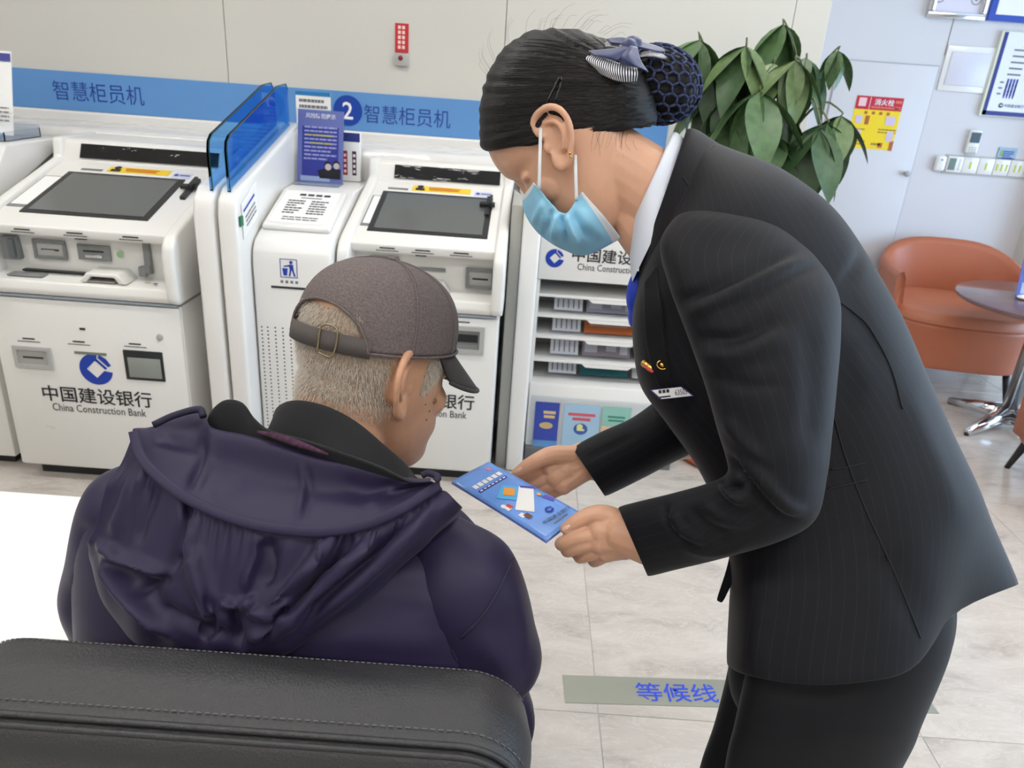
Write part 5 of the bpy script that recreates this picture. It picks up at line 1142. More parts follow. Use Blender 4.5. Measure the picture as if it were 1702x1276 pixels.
# brim
br = []
nb = 30
for k, r_ in enumerate(np.linspace(0, 1, 10)):
    row = []
    for a_ in np.linspace(-68, 68, nb):
        c_, s_ = math.cos(math.radians(a_)), math.sin(math.radians(a_)); ext = .072 * r_ * math.cos(math.radians(a_) * 1.15) ** .7
        x_ = .113 * c_ - .002 + ext; y_ = .089 * s_; z_ = .048 - .006 - .85 * ext - .9 * (y_ ** 2) * r_ * 3.2 + .010 * r_
        row.append((x_, y_, z_))
    br.append(row)
V = np.array(br).reshape(-1, 3); Vb = place(V, HM, f_m, s_m, u_m); Fb = grid_faces(10, nb)
N1 = vnormals(Vb, Fb); Fb = Fb if (N1 @ u_m).mean() > 0 else [tuple(reversed(f)) for f in Fb]
bo = mesh('brim', Vb, Fb, [mat('brim_cloth', (70, 66, 66), .85, bump=.5, bscale=900), m_capin], cap); sd_ = bo.modifiers.new('thick', 'SOLIDIFY'); sd_.thickness = .005; sd_.offset = -1; sd_.material_offset = 1
Vt, Ft = tube_geo(Vb[-nb:] - u_m * .0025, .003, 8); mesh('brim_edge', Vt, Ft, mat('brim_edge', (64, 66, 62), .7), bo)
# --- short grey hair: individual bristles on the back and sides
htree = bvh(hv, hf); hn = vnormals(hv, hf); loc_ = np.stack([(hv - HM) @ f_m, (hv - HM) @ s_m, (hv - HM) @ u_m], 1)
hairline = lambda L_: (L_[:, 2] > -.052 + np.clip(L_[:, 0] + .03, 0, .2) * .75 + .0) & (L_[:, 0] < .062) & (L_[:, 2] < .09)
capang = np.abs((np.arctan2(loc_[:, 1], loc_[:, 0]) - math.radians(192) + math.pi) % (2 * math.pi) - math.pi)
okh = hairline(loc_) & ((loc_[:, 2] < .040) | ((capang < math.radians(26)) & (loc_[:, 2] < .082))) & ~((np.abs(loc_[:, 1]) > .070) & (loc_[:, 0] > -.034) & (loc_[:, 0] < .022)) & (np.abs(loc_[:, 1]) < .082)
idx = np.where(okh)[0]; rr_ = np.random.default_rng(3); pick = rr_.choice(idx, 11000)
HVt = []; HFt = []
grow = -u_m * 1.0 + f_m * .15
for q_, i in enumerate(pick):
    dens = np.clip((loc_[i, 2] + .055) / .03, .15, 1)
    if rr_.random() > dens: continue
    p = hv[i] + rr_.normal(0, .0009, 3); n_ = hn[i]; g_ = grow - n_ * grow.dot(n_); g_ /= np.linalg.norm(g_) + 1e-9
    d_ = n_ * .55 + g_ * .8 + rr_.normal(0, .22, 3); d_ /= np.linalg.norm(d_); l_ = .005 + .006 * rr_.random() * dens
    sd = np.cross(d_, n_); sd /= np.linalg.norm(sd) + 1e-9; w__ = .00028
    b0 = len(HVt); HVt += [p - sd * w__, p + sd * w__, p + n_ * w__ * 1.6, p + d_ * l_]; HFt += [(b0, b0 + 1, b0 + 3), (b0 + 1, b0 + 2, b0 + 3), (b0 + 2, b0, b0 + 3)]
o = mesh('hair', HVt, HFt, mat('grey_hair', (206, 198, 186), .5), man, False); o['kind'] = 'stuff'
# scalp tint under the bristles
S_ = np.where(okh & (loc_[:, 2] > -.03), 1, 0)
mi = np.array([1 if S_[list(f)].sum() >= 3 else 0 for f in hf] + [0] * (len(bf) + len(nf)), dtype=np.int32)
man.data.materials.append(mat('grey_stubble', (166, 140, 118), .6, var=.15, vscale=300)); man.data.polygons.foreach_set('material_index', mi)
# age spots on the cheek
sp = []
for px_, py_, r_ in ((721, 666, .0042), (709, 648, .0015), (711, 655, .0013), (707, 672, .0012), (713, 683, .0016), (708, 697, .0018)):
    P = drape(htree, [(px_, py_)], .0002)
    if len(P): S = Soup().ball(P[0], r_); V = S.V.copy(); vwd = (CAM - P[0]) / np.linalg.norm(CAM - P[0]); V = V - np.outer((V - P[0]) @ vwd, vwd) * .8; sp.append((V, S.F))
if sp:
    mb_ = MB()
    for V, Fc in sp: mb_.add(V, Fc)
    o = mb_.build('age_spots', mat('age_spot', (128, 94, 74), .6), man, smooth=True); o['kind'] = 'stuff'
# ================================================================== STANDING WOMAN
IX, IY, FW = np.array(ix), np.array(iy), np.array(fwd)
m_skin_w = skin_mat('fair_skin', (210, 163, 135), .05, .42)
def stripe_mat(name, base, line, period, width, rough=.7):
    m = mat(name, base, rough, sheen=.08, spec=.3, bump=.1, bscale=900, bumpdist=.0004); nt = m.node_tree; b = nt.nodes['Principled BSDF']
    uvn = nt.nodes.new('ShaderNodeUVMap'); sx = nt.nodes.new('ShaderNodeSeparateXYZ'); nt.links.new(uvn.outputs[0], sx.inputs[0])
    d = nt.nodes.new('ShaderNodeMath'); d.operation = 'DIVIDE'; d.inputs[1].default_value = period; nt.links.new(sx.outputs[0], d.inputs[0])
    fr = nt.nodes.new('ShaderNodeMath'); fr.operation = 'FRACT'; nt.links.new(d.outputs[0], fr.inputs[0])
    lt = nt.nodes.new('ShaderNodeMath'); lt.operation = 'LESS_THAN'; lt.inputs[1].default_value = width / period; nt.links.new(fr.outputs[0], lt.inputs[0])
    nz = nt.nodes.new('ShaderNodeTexNoise'); nz.inputs['Scale'].default_value = 260; 
    ml = nt.nodes.new('ShaderNodeMath'); ml.operation = 'MULTIPLY'; nt.links.new(lt.outputs[0], ml.inputs[0]); nt.links.new(nz.outputs['Fac'], ml.inputs[1])
    mx = nt.nodes.new('ShaderNodeMix'); mx.data_type = 'RGBA'; mx.inputs['A'].default_value = lin(base) + (1,); mx.inputs['B'].default_value = lin(line) + (1,)
    nt.links.new(ml.outputs[0], mx.inputs['Factor']); nt.links.new(mx.outputs['Result'], b.inputs['Base Color']); return m
m_suit = stripe_mat('navy_pinstripe', (11, 12, 18), (38, 38, 50), .0145, .0008)
m_suitplain = mat('navy_suit', (11, 12, 17), .72, spec=.3, sheen=.08, bump=.1, bscale=900, bumpdist=.0004)
m_suitseam = mat('suit_seam', (12, 12, 16), .8)
# --- head
f_w = -.70 * IX - .71 * IY; f_w /= np.linalg.norm(f_w); s_w = -FW; ya = math.radians(10)
f_w, s_w = math.cos(ya) * f_w + math.sin(ya) * FW, math.cos(ya) * s_w + math.sin(ya) * f_w; u_w = np.cross(f_w, s_w)
HW = at(938, 237, .93) - s_w * .068
S = Soup(); hl = head_local(.95, .35); S.add(place(hl.V + np.array((-.015, 0, 0)), HW, f_w, s_w, u_w), hl.F)
S.chain([at(972, 258, 1.0), at(1035, 292, 1.0), at(1100, 338, 1.0), at(1150, 400, 1.0)], [.060, .056, .058, .07], 22, 5)
S.chain([at(975, 345, 1.0), at(1030, 345, 1.0), at(1075, 390, 1.0)], [.03, .03, .036], 16, 4)
ca, sa_ = math.cos(math.radians(20)), math.sin(math.radians(20))
for sd in (1, -1):
    e = ear_local(sd, 1.07, .5); V = e.V.copy(); x_, z_ = V[:, 0].copy(), V[:, 2].copy(); V[:, 0] = ca * x_ - sa_ * z_; V[:, 2] = sa_ * x_ + ca * z_
    S.add(place(V + np.array((.014, .068 * sd, .010)), HW, f_w, s_w, u_w), e.F)
whv, whf = remesh(S.V, S.F, .0022, 3)
# --- hands
def hand(chains, palm, rp):
    S = Soup()
    for pts, rad in chains: S.chain([at(*p) for p in pts], rad, 12, 4)
    for c_, r_ in palm: S.ball(at(*c_), r_)
    for a_, b_, ra, rb in rp: S.chain([at(*a_), at(*b_)], [ra, rb], 12, 4)
    return remesh(S.V, S.F, .0016, 4)
F4 = [.0100, .0092, .0086, .0072]
near = hand([([(994, 887, .955), (960, 893, .962), (935, 903, .975), (938, 902, .995), (955, 897, 1.008)], [.0115, .0105, .0098, .0088, .0078]),
             ([(995, 899, .958), (966, 906, .965), (944, 914, .98), (950, 914, 1.0), (970, 906, 1.01)], [.0115, .0105, .0096, .0088, .0076]),
             ([(1002, 912, .96), (980, 920, .97), (964, 925, .985), (970, 922, 1.003), (988, 912, 1.01)], [.011, .010, .0092, .0085, .0075]),
             ([(1012, 918, .966), (996, 928, .975), (987, 932, .99), (993, 927, 1.004), (1006, 918, 1.008)], [.010, .009, .0084, .0076, .0068]),
             ([(1028, 866, .955), (1003, 855, .955), (980, 856, .958), (957, 867, .962), (940, 878, .966)], [.0155, .0130, .0110, .0098, .0075])],
            [((1005, 890, .962), .022)],
            [((1075, 898, .935), (1035, 885, .95), .03, .027), ((1035, 880, .952), (1000, 882, .957), .025, .018), ((1035, 892, .952), (1000, 900, .96), .025, .018), ((1037, 900, .954), (1008, 914, .964), .023, .016)])
far = hand([([(912, 778, 1.122), (885, 789, 1.13), (862, 797, 1.14), (848, 800, 1.15)], [.011, .0102, .0092, .0078]),
            ([(918, 790, 1.12), (892, 802, 1.13), (868, 810, 1.145), (852, 812, 1.158)], [.0115, .0105, .0094, .008]),
            ([(926, 801, 1.118), (902, 813, 1.13), (880, 820, 1.145), (864, 822, 1.155)], [.011, .0102, .0092, .0078]),
            ([(936, 810, 1.118), (916, 820, 1.13), (898, 826, 1.14), (885, 828, 1.15)], [.010, .0092, .0082, .007]),
            ([(950, 757, 1.12), (918, 757, 1.11), (898, 763, 1.105), (876, 775, 1.108), (859, 786, 1.112)], [.016, .0145, .0122, .0108, .0082])],
           [((940, 782, 1.125), .022)],
           [((1010, 770, 1.15), (968, 766, 1.135), .029, .027), ((968, 762, 1.132), (918, 776, 1.122), .025, .018), ((968, 770, 1.132), (925, 792, 1.12), .024, .018), ((970, 776, 1.13), (935, 806, 1.118), .022, .015)])
# --- body under the clothes
TW = [((1068, 440), (1150, 222), 1.02, .08), ((1060, 480), (1215, 249), 1.02, .145), ((1054, 522), (1300, 285), 1.02, .174), ((1057, 582), (1382, 348), 1.02, .172), ((1070, 642), (1442, 432), 1.02, .166), ((1112, 702), (1496, 527), 1.02, .162), ((1162, 775), (1538, 622), 1.02, .152), ((1200, 858), (1582, 722), 1.015, .150), ((1216, 930), (1630, 826), 1.01, .156)]
B = Soup()
V, Fc, uv = loft([pxring(a_, b_, d_, h_, 32, 2.3, scale=.70) for a_, b_, d_, h_ in TW] + [pxring((1230, 1060), (1570, 980), 1.01, .14, 32)], 40); B.add(V, Fc)
pn = at(1352, 1276, .955); pf = at(1280, 1276, 1.10)
kn = np.array((pn[0] - .005, pn[1] + .02, .40)); kf = np.array((pf[0] - .02, pf[1], .40)); an = np.array((pn[0] + .01, pn[1] + .05, .08)); af = np.array((pf[0] - .02, pf[1] + .03, .08))
B.chain([at(1410, 1080, .96), at(1380, 1190, .955), pn, kn, an], [.055, .052, .048, .045, .036], 16, 5); B.chain([at(1340, 1080, 1.08), at(1310, 1190, 1.085), pf, kf, af], [.052, .05, .048, .045, .036], 16, 5)
B.chain([at(1230, 450, .91), at(1290, 620, .85), at(1300, 820, .85), at(1180, 860, .9), at(1075, 898, .935)], [.05, .045, .04, .035, .03], 14, 5)
B.chain([at(1200, 520, 1.16), at(1195, 690, 1.18), at(1090, 735, 1.165), at(1010, 770, 1.15)], [.05, .042, .036, .029], 14, 5)
wbv, wbf = remesh(B.V, B.F, .011, 2)
parts = [(whv, whf), near, far, (wbv, wbf)]
allV = np.vstack([p[0] for p in parts]); allF = []; o_ = 0
for p in parts: allF += [tuple(i + o_ for i in f) for f in p[1]]; o_ += len(p[0])
woman = mesh('person', allV, allF, m_skin_w, loc=(float(kn[0]), float(kn[1]), 0))
tag(woman, 'woman in dark pinstripe suit and face mask bending to hold out a leaflet', 'person')
wtree = bvh(whv, whf)
# --- jacket body
n_ = 64
rings = [pxring(a_, b_, d_, h_, n_, 2.3) for a_, b_, d_, h_ in TW]
def ctl_ring(near_, dmid):
    """near half from front to back, mirrored in depth for the far half"""
    fars = [(x, y - 14, 2 * dmid - d) for x, y, d in near_[1:-1]][::-1]; return crom(np.array([at(*p) for p in near_ + fars]), n_, True)
rings.append(ctl_ring([(1212, 1000, 1.0), (1236, 1002, .905), (1310, 1008, .868), (1420, 1005, .855), (1530, 975, .87), (1612, 925, .925), (1665, 903, 1.01)], 1.01))
rings.append(ctl_ring([(1208, 1098, 1.0), (1236, 1114, .895), (1320, 1129, .855), (1420, 1128, .84), (1520, 1102, .86), (1594, 1012, .925), (1692, 967, 1.01)], 1.01))
rings.append(ctl_ring([(1218, 1094, 1.0), (1244, 1106, .905), (1322, 1118, .865), (1420, 1116, .85), (1514, 1092, .87), (1585, 1006, .932), (1682, 964, 1.01)], 1.01))
wjv, wjf, uv = loft(rings, 150); wjf = outward(wjv, wjf)
wjv = creases(wjv, wjf, [(((1400, 480), (1440, 560), (1470, 620)), 14, -.003), (((1440, 400), (1425, 430), (1400, 480)), 10, -.004), (((1330, 300), (1400, 390), (1430, 470)), 24, .003), (((1385, 690), (1400, 760), (1440, 850), (1490, 960)), 5, -.002), (((1500, 640), (1560, 780), (1600, 880)), 16, .003), (((1450, 900), (1500, 980), (1530, 1050)), 24, -.004), (((1260, 1000), (1255, 1060), (1250, 1110)), 16, .004), (((1370, 800), (1320, 900), (1280, 960)), 26, .004), (((1390, 560), (1410, 640), (1405, 700)), 14, -.004)])
wj = mesh('suit_jacket', wjv, wjf, m_suit, woman, uv=uv); wjt = bvh(wjv, wjf)
# near sleeve
SL = [((1168, 338), (1252, 346), .912, .038), ((1124, 360), (1308, 378), .905, .060), ((1098, 405), (1362, 434), .897, .076), ((1110, 468), (1394, 492), .882, .085), ((1141, 552), (1397, 560), .865, .082), ((1172, 640), (1391, 640), .852, .075), ((1192, 712), (1383, 722), .846, .07), ((1206, 758), (1375, 790), .845, .068), ((1208, 786), (1356, 862), .85, .066), ((1176, 803), (1300, 898), .868, .062), ((1116, 820), (1200, 928), .898, .058), ((1062, 833), (1126, 946), .928, .055), ((1030, 842), (1080, 957), .948, .054), ((1033, 849), (1079, 950), .949, .050), ((1050, 845), (1095, 942), .94, .046)]
V, Fc, uv = loft([pxring(a_, b_, d_, h_, 56, 2.1) for a_, b_, d_, h_ in SL], 170); Fc = outward(V, Fc)
V = creases(V, Fc, [(l_, w_, a_ * 1.4) for l_, w_, a_ in [(((1115, 505), (1190, 480), (1266, 446), (1327, 411)), 9, -.005), (((1130, 530), (1200, 500), (1290, 455), (1350, 425)), 12, .005), (((1170, 530), (1250, 490), (1327, 452), (1370, 440)), 9, -.004), (((1150, 562), (1239, 560), (1301, 520)), 10, -.005), (((1150, 590), (1230, 590), (1310, 550)), 14, .004), (((1165, 620), (1240, 640), (1300, 640)), 12, -.003),
    (((1205, 752), (1250, 806), (1288, 850), (1330, 868)), 7, -.009), (((1225, 745), (1265, 795), (1305, 838), (1345, 850)), 10, .006), (((1198, 800), (1225, 828), (1250, 822)), 8, .007), (((1190, 790), (1215, 808), (1240, 805)), 6, -.007), (((1112, 830), (1108, 858), (1128, 890), (1165, 905)), 6, -.006), (((1125, 838), (1122, 862), (1140, 885), (1180, 900)), 7, .005), (((1150, 845), (1175, 875), (1220, 890)), 8, -.005), (((1170, 835), (1200, 860), (1250, 870)), 8, .004), (((1130, 905), (1180, 918), (1240, 908)), 8, .003),
    (((1260, 600), (1270, 700), (1275, 780)), 22, .003), (((1200, 690), (1240, 740), (1280, 770)), 10, .004), (((1340, 520), (1350, 640), (1345, 760)), 20, -.003)]])
mesh('sleeve', V, Fc, m_suit, wj, uv=uv); slt = bvh(V, Fc)
SF = [((1150, 600), (1240, 690), 1.17, .06), ((1105, 652), (1215, 738), 1.17, .058), ((1082, 672), (1180, 742), 1.165, .055), ((1045, 697), (1128, 764), 1.155, .053), ((1000, 717), (1066, 796), 1.145, .05), ((955, 741), (1010, 823), 1.135, .048), ((957, 746), (1008, 817), 1.136, .044), ((975, 740), (1025, 808), 1.14, .04)]
V, Fc, uv = loft([pxring(a_, b_, d_, h_, 48, 2.1) for a_, b_, d_, h_ in SF], 80); Fc = outward(V, Fc)
V = creases(V, Fc, [(((1080, 668), (1110, 700), (1150, 720)), 7, -.007), (((1090, 660), (1125, 690), (1160, 705)), 7, .006), (((960, 765), (1010, 745), (1060, 720)), 6, -.003)]); mesh('sleeve', V, Fc, m_suit, wj, uv=uv)
# shirt and collars
m_shirt = mat('white_shirt', (218, 224, 236), .6, bump=.2, bscale=700, bumpdist=.0004)
V, Fc, uv = loft([pxring((1050, 470), (1150, 262), 1.01, .084, 48, 2.1), pxring((1047, 420), (1140, 236), 1.01, .080, 48, 2.1), pxring((1050, 372), (1124, 220), 1.008, .074, 48, 2.1), pxring((1056, 372), (1116, 226), 1.008, .068, 48, 2.1), pxring((1066, 410), (1128, 250), 1.008, .066, 48, 2.1)], 40, False, False); mesh('shirt_collar', V, Fc, m_shirt, woman)
V, Fc, uv = loft([pxring((1062, 520), (1232, 262), 1.015, .145, 56, 2.2), pxring((1060, 480), (1192, 238), 1.015, .118, 56, 2.1), pxring((1063, 440), (1162, 218), 1.013, .098, 56, 2.1), pxring((1066, 428), (1146, 214), 1.012, .09, 56, 2.1), pxring((1072, 432), (1140, 222), 1.012, .084, 56, 2.1), pxring((1080, 470), (1150, 260), 1.012, .080, 56, 2.1)], 60, False, False)
mesh('jacket_collar', V, Fc, m_suit, wj, uv=uv); cot = bvh(V, Fc)
def wseam(pts, tree, r=.0011, m=30, lift=.0003, parent=None, m_=None, name='seam'):
    P = drape(tree, crom(np.array(pts, float), m), lift)
    if len(P) > 3:
        d_ = np.linalg.norm(np.diff(P, axis=0), axis=1)
        if d_.max() < .08: V, Fc = tube_geo(P, r, 6); mesh(name, V, Fc, m_ or m_suitseam, parent or wj)
wseam([(1186, 243), (1160, 285), (1138, 325), (1118, 362), (1104, 392)], cot, .0016); wseam([(1135, 295), (1148, 315), (1152, 338)], cot)
wseam([(1393, 500), (1420, 520), (1445, 545), (1480, 610), (1500, 680)], wjt); wseam([(1385, 690), (1405, 760), (1440, 850), (1490, 960), (1530, 1060)], wjt); wseam([(1376, 812), (1410, 805), (1440, 798)], wjt, .0014); wseam([(1380, 780), (1410, 776), (1438, 770)], wjt)
# lapel
def lapel(name, L_, R_, parent, m_, lift=.006):
    P = drape(wjt, L_, lift, 0.95); Q = drape(wjt, R_, lift * .6, .95); n__ = 30
    a_, b_ = crom(P, n__), crom(Q, n__); G = np.array([a_ * (1 - t_) + b_ * t_ for t_ in np.linspace(0, 1, 8)]); V = G.reshape(-1, 3); Fc = grid_faces(8, n__); N_ = vnormals(V, Fc)
    if (N_ * (CAM - V)).sum() < 0: Fc = [tuple(reversed(f)) for f in Fc]
    o = mesh(name, V, Fc, m_, parent); md = o.modifiers.new('thick', 'SOLIDIFY'); md.thickness = .003; md.offset = -1
lapel('lapel', [(1078, 470), (1076, 520), (1080, 570), (1092, 620), (1108, 652)], [(1094, 440), (1100, 500), (1106, 560), (1112, 610), (1120, 655)], wj, m_suitplain)
P = at(1056, 486, 1.0); S = Soup().ball(P, (.012, .016, .03)); S.ball(P + np.array((.004, 0, -.03)), (.01, .014, .02)); mesh('blue_scarf', *remesh(S.V, S.F, .003, 2), mat('scarf_blue', (36, 66, 190), .5), woman)
gridsheet('jacket_front_tip', [[(1214, 918, .975), (1222, 918, .97), (1232, 920, .965)], [(1206, 950, .97), (1214, 952, .965), (1224, 950, .96)], [(1193, 990, .965), (1198, 992, .962), (1204, 985, .96)], [(1192, 998, .965), (1194, 999, .962), (1197, 997, .96)]], 20, 8, m_suitplain, wj, .004)
V, Fc = tube_geo(crom(np.array([at(1157, 612, .905), at(1161, 626, .9), at(1167, 634, .896), at(1175, 640, .892), at(1170, 643, .893), at(1166, 637, .895)]), 24), .0016, 6); mesh('pink_cord', V, Fc, mat('pink', (205, 120, 140), .6), woman)
# badge and pins
def on(px_, py_, lift=.004):
    r = Vector(ray(px_, py_)).normalized(); h_ = wjt.ray_cast(Vector(CAM), r); return np.array(h_[0]) - np.array(r) * lift if h_[0] else at(px_, py_, .95)
c_ = [on(1080, 648), on(1133, 642), on(1154, 658), on(1098, 664)]; dm = [np.linalg.norm(q_ - CAM) for q_ in c_]; md_ = min(dm) - .002
c_ = [at(*p) for p in ((1080, 648, 1), (1133, 642, 1), (1154, 658, 1), (1098, 664, 1))]; c_ = [CAM + (q_ - CAM) / np.linalg.norm(q_ - CAM) * md_ for q_ in c_]
nb_ = np.cross(c_[1] - c_[0], c_[3] - c_[0]); nb_ /= np.linalg.norm(nb_); nb_ = nb_ if nb_.dot(CAM - c_[0]) > 0 else -nb_
bdg = MB().poly([q_ - nb_ * .003 for q_ in c_], nb_ * .003).build('name_badge', mat('badge_navy', (50, 52, 110), .4), woman)
ins = [c_[0] + (c_[(i + 2) % 4] - c_[i]) * 0 for i in range(4)]; cen = sum(c_) / 4; ins = [cen + (q_ - cen) * .9 for q_ in c_]
MB().poly([q_ for q_ in ins], nb_ * .0006).build('badge_face', mat('badge_white', (222, 220, 224), .4), bdg)
bx_ = c_[1] - c_[0]; bx_ = bx_ / np.linalg.norm(bx_); by_ = np.cross(nb_, bx_)
text('badge_number', '63503', cen + bx_ * .011 + nb_ * .0006, .014, .0065, m_darkprint, bdg, bx_, by_, .0004)
flat('badge_print', [rect(-.013, .003, .0035, .004), rect(-.0085, .003, .0035, .004), rect(-.004, .003, .0035, .004), rect(-.008, -.0035, .013, .0018)], cen + nb_ * .0006, m_darkprint, bdg, bx_, by_, .0004)
m_gold = mat('gold', (226, 186, 92), .25, metal=1)
p0 = on(1082, 611, .003); S = Soup().chain([on(1072, 604, .004), on(1082, 611, .004), on(1094, 622, .004)], [.005, .0045, .002], 8, 3); pin = mesh('flag_pin', S.V, S.F, m_gold, woman)
S = Soup().chain([on(1073, 607, .009), on(1079, 613, .009), on(1084, 617, .009)], [.0025, .003, .002], 8, 3); mesh('enamel', S.V, S.F, mat('enamel_red', (196, 70, 60), .3), pin)
p0 = on(1101, 606, .004); vw_ = (CAM - p0) / np.linalg.norm(CAM - p0); ax = np.cross(vw_, UPZ); ax /= np.linalg.norm(ax); ay = np.cross(vw_, ax)
rp = [p0 + ax * .0062 * math.cos(t_) + ay * .0052 * math.sin(t_) for t_ in np.linspace(0, 2 * math.pi, 24)]; V, Fc = tube_geo(rp, .0009, 6); pin = mesh('round_pin', V, Fc, m_gold, woman)
S = Soup().ball(p0, (.0035, .0035, .003)); mesh('pin_centre', S.V, S.F, m_gold, pin)
# --- trousers, shoes
m_tr = mat('suit_trousers', (11, 12, 17), .75, spec=.3, sheen=.06, bump=.1, bscale=900, bumpdist=.0004)
V, Fc, uv = loft([pxring((1220, 1000), (1580, 930), 1.0, .135, 48), pxring((1213, 1086), (1588, 1040), 1.0, .14, 48), pxring((1216, 1150), (1562, 1120), 1.0, .125, 48), pxring((1240, 1200), (1500, 1190), 1.0, .08, 48)], 40); tro = mesh('trousers', V, outward(V, Fc), m_tr, woman)
def w_ring(c_, a_, b_): return ell_ring(c_, (-a_, 0, 0), (0, -b_, 0), 48, 2.2)
V, Fc, uv = loft([pxring((1244, 1050), (1588, 1000), .945, .08, 48), pxring((1240, 1112), (1580, 1086), .94, .09, 48), pxring((1222, 1200), (1534, 1200), .94, .09, 48), pxring((1205, 1276), (1500, 1276), .955, .088, 48), w_ring(kn, .085, .085), w_ring((kn + an) / 2, .085, .085), w_ring(an - (0, 0, .04), .09, .09)], 70); Fc = outward(V, Fc)
V = creases(V, Fc, [(((1395, 1130), (1380, 1200), (1350, 1276)), 8, .003), (((1260, 1130), (1300, 1150), (1400, 1150)), 20, -.003)]); mesh('trouser_leg', V, Fc, m_tr, tro)
V, Fc, uv = loft([pxring((1216, 1060), (1480, 1010), 1.08, .075, 48), pxring((1210, 1112), (1460, 1090), 1.08, .08, 48), pxring((1188, 1200), (1420, 1200), 1.085, .08, 48), pxring((1163, 1276), (1390, 1276), 1.10, .082, 48), w_ring(kf, .085, .08), w_ring((kf + af) / 2, .085, .085), w_ring(af - (0, 0, .04), .09, .09)], 70); mesh('trouser_leg', V, outward(V, Fc), m_tr, tro)
for a_ in (an, af):
    S = Soup(); S.chain([a_ + (.04, 0, -.04), a_ + (-.04, .01, -.05), a_ + (-.15, .02, -.058)], [.034, .036, .022], 14, 4); V, Fc = remesh(S.V, S.F, .008, 2); V[:, 2] = np.maximum(V[:, 2], .001); mesh('shoe', V, Fc, m_dark, woman)
# --- hair
m_hair = mat('black_hair', (17, 14, 14), .5, spec=.35, bump=.5, bscale=90, stretch=(1, 1, 14), bumpdist=.002)
HR = [((925, 47), (965, 50), .998, .02), ((880, 52), (1005, 64), .998, .05), ((848, 72), (1040, 90), .998, .074), ((822, 102), (1064, 114), .998, .088), ((806, 140), (1080, 140), .998, .093), ((799, 178), (1088, 165), .998, .089), ((797, 212), (1091, 186), .998, .080), ((799, 236), (1090, 200), .998, .0735), ((806, 250), (1084, 209), .998, .069), ((822, 250), (1070, 208), .998, .062), ((850, 235), (1040, 200), .998, .04)]
whr, whrf, uv = loft([pxring(a_, b_, d_, h_, 64, 2.5) for a_, b_, d_, h_ in HR], 80); whrf = outward(whr, whrf)
N_ = vnormals(whr, whrf); pj = proj(whr); ang = np.arctan2(pj[:, 1] - 140, 1085 - pj[:, 0]); whr = whr + N_ * (.0009 * np.sin(ang * 46 + 2 * np.sin(ang * 13)) + .0006 * np.sin(ang * 97))[:, None]
hair = mesh('hair', whr, whrf, m_hair, woman); hrt = bvh(whr, whrf)
rr_ = np.random.default_rng(11); SV = MB(); m_str = mat('hair_strand', (34, 29, 27), .4)
for k in range(420):
    t_ = rr_.random(); y0_ = 60 + 185 * t_ + rr_.normal(0, 3); xl = np.interp(y0_, [47, 72, 102, 140, 178, 212, 250], [930, 852, 826, 810, 803, 801, 810]) + rr_.random() * 140
    ye_ = 110 + (y0_ - 60) * .5 + rr_.normal(0, 5); xe = 1075 - rr_.random() * 60
    c1 = ((xl + xe) / 2, (y0_ + ye_) / 2 - 14 * (1 - t_) - 6 + rr_.normal(0, 3)); tt = np.linspace(0, 1, 14)[:, None]
    P = (1 - tt) ** 2 * np.array((xl, y0_)) + 2 * tt * (1 - tt) * np.array(c1) + tt ** 2 * np.array((xe, ye_)); Q = drape(hrt, P, .0004)
    if len(Q) > 5 and np.linalg.norm(np.diff(Q, axis=0), axis=1).max() < .04: SV.tube(Q, np.interp(np.linspace(0, 1, len(Q)), [0, .2, .8, 1], [.0001, .00032, .00032, .0001]), 3, False)
o = SV.build('hair_strands', m_str, hair, smooth=True); o['kind'] = 'stuff'
SV = MB()
for k in range(46):            # flyaway hairs above the crown and wisps at the nape
    if k < 28:
        a_ = rr_.uniform(math.radians(195), math.radians(320)); b0 = np.array((945 + 140 * math.cos(a_), 160 + 112 * math.sin(a_))); d_ = np.array((math.cos(a_ + .9), math.sin(a_ + .9))) * rr_.uniform(18, 60)
        P = [at(*b0, 1.0), at(*(b0 + d_ * .5 + np.array((math.cos(a_), math.sin(a_))) * 9), 1.0 + rr_.normal(0, .02)), at(*(b0 + d_), 1.0)]
    else:
        b0 = np.array((rr_.uniform(985, 1075), 208 + rr_.normal(0, 4))); q_ = drape(wtree, [b0 + (0, 4), b0 + (-4, 22), b0 + (rr_.uniform(-12, 10), rr_.uniform(30, 52))], .0006)
        if len(q_) < 3: continue
        P = list(q_)
    SV.tube(crom(np.array(P), 12), np.linspace(.00018, .00008, 12), 3, False)
o = SV.build('hair_wisps', m_str, hair, smooth=True); o['kind'] = 'stuff'
# bun in a crocheted net
BC = at(1096, 141, 1.005); ax1 = (at(1165, 172, 1.0) - at(1030, 112, 1.0)); ax1 /= np.linalg.norm(ax1); ax3 = FW - ax1 * FW.dot(ax1); ax3 /= np.linalg.norm(ax3); ax2 = np.cross(ax3, ax1); RB = np.stack([ax1, ax2, ax3], 1)
S = Soup().ball(BC, (.054, .046, .048), RB); mesh('bun', S.V, S.F, m_hair, hair)
bm = bmesh.new(); bmesh.ops.create_icosphere(bm, subdivisions=3, radius=1); fc_ = {f.index: np.array(f.calc_center_median().normalized()) for f in bm.faces}
SV = MB(); m_net = mat('navy_crochet', (50, 60, 96), .8, bump=.6, bscale=600)
tw = lambda p: BC + RB @ (p / np.linalg.norm(p) * np.array((.0565, .0485, .0505)))
for e_ in bm.edges:
    a_, b_ = fc_[e_.link_faces[0].index], fc_[e_.link_faces[1].index]; SV.tube([tw(a_), tw((a_ + b_) / 2) + (tw(a_) - BC) * .012, tw(b_)], .0018, 5)
for f_ in bm.faces:
    if rr_.random() < .55: p = tw(fc_[f_.index]); s_ = Soup().ball((0, 0, 0), .0021); SV.add(s_.V[::1] + p, s_.F) if rr_.random() < .35 else None
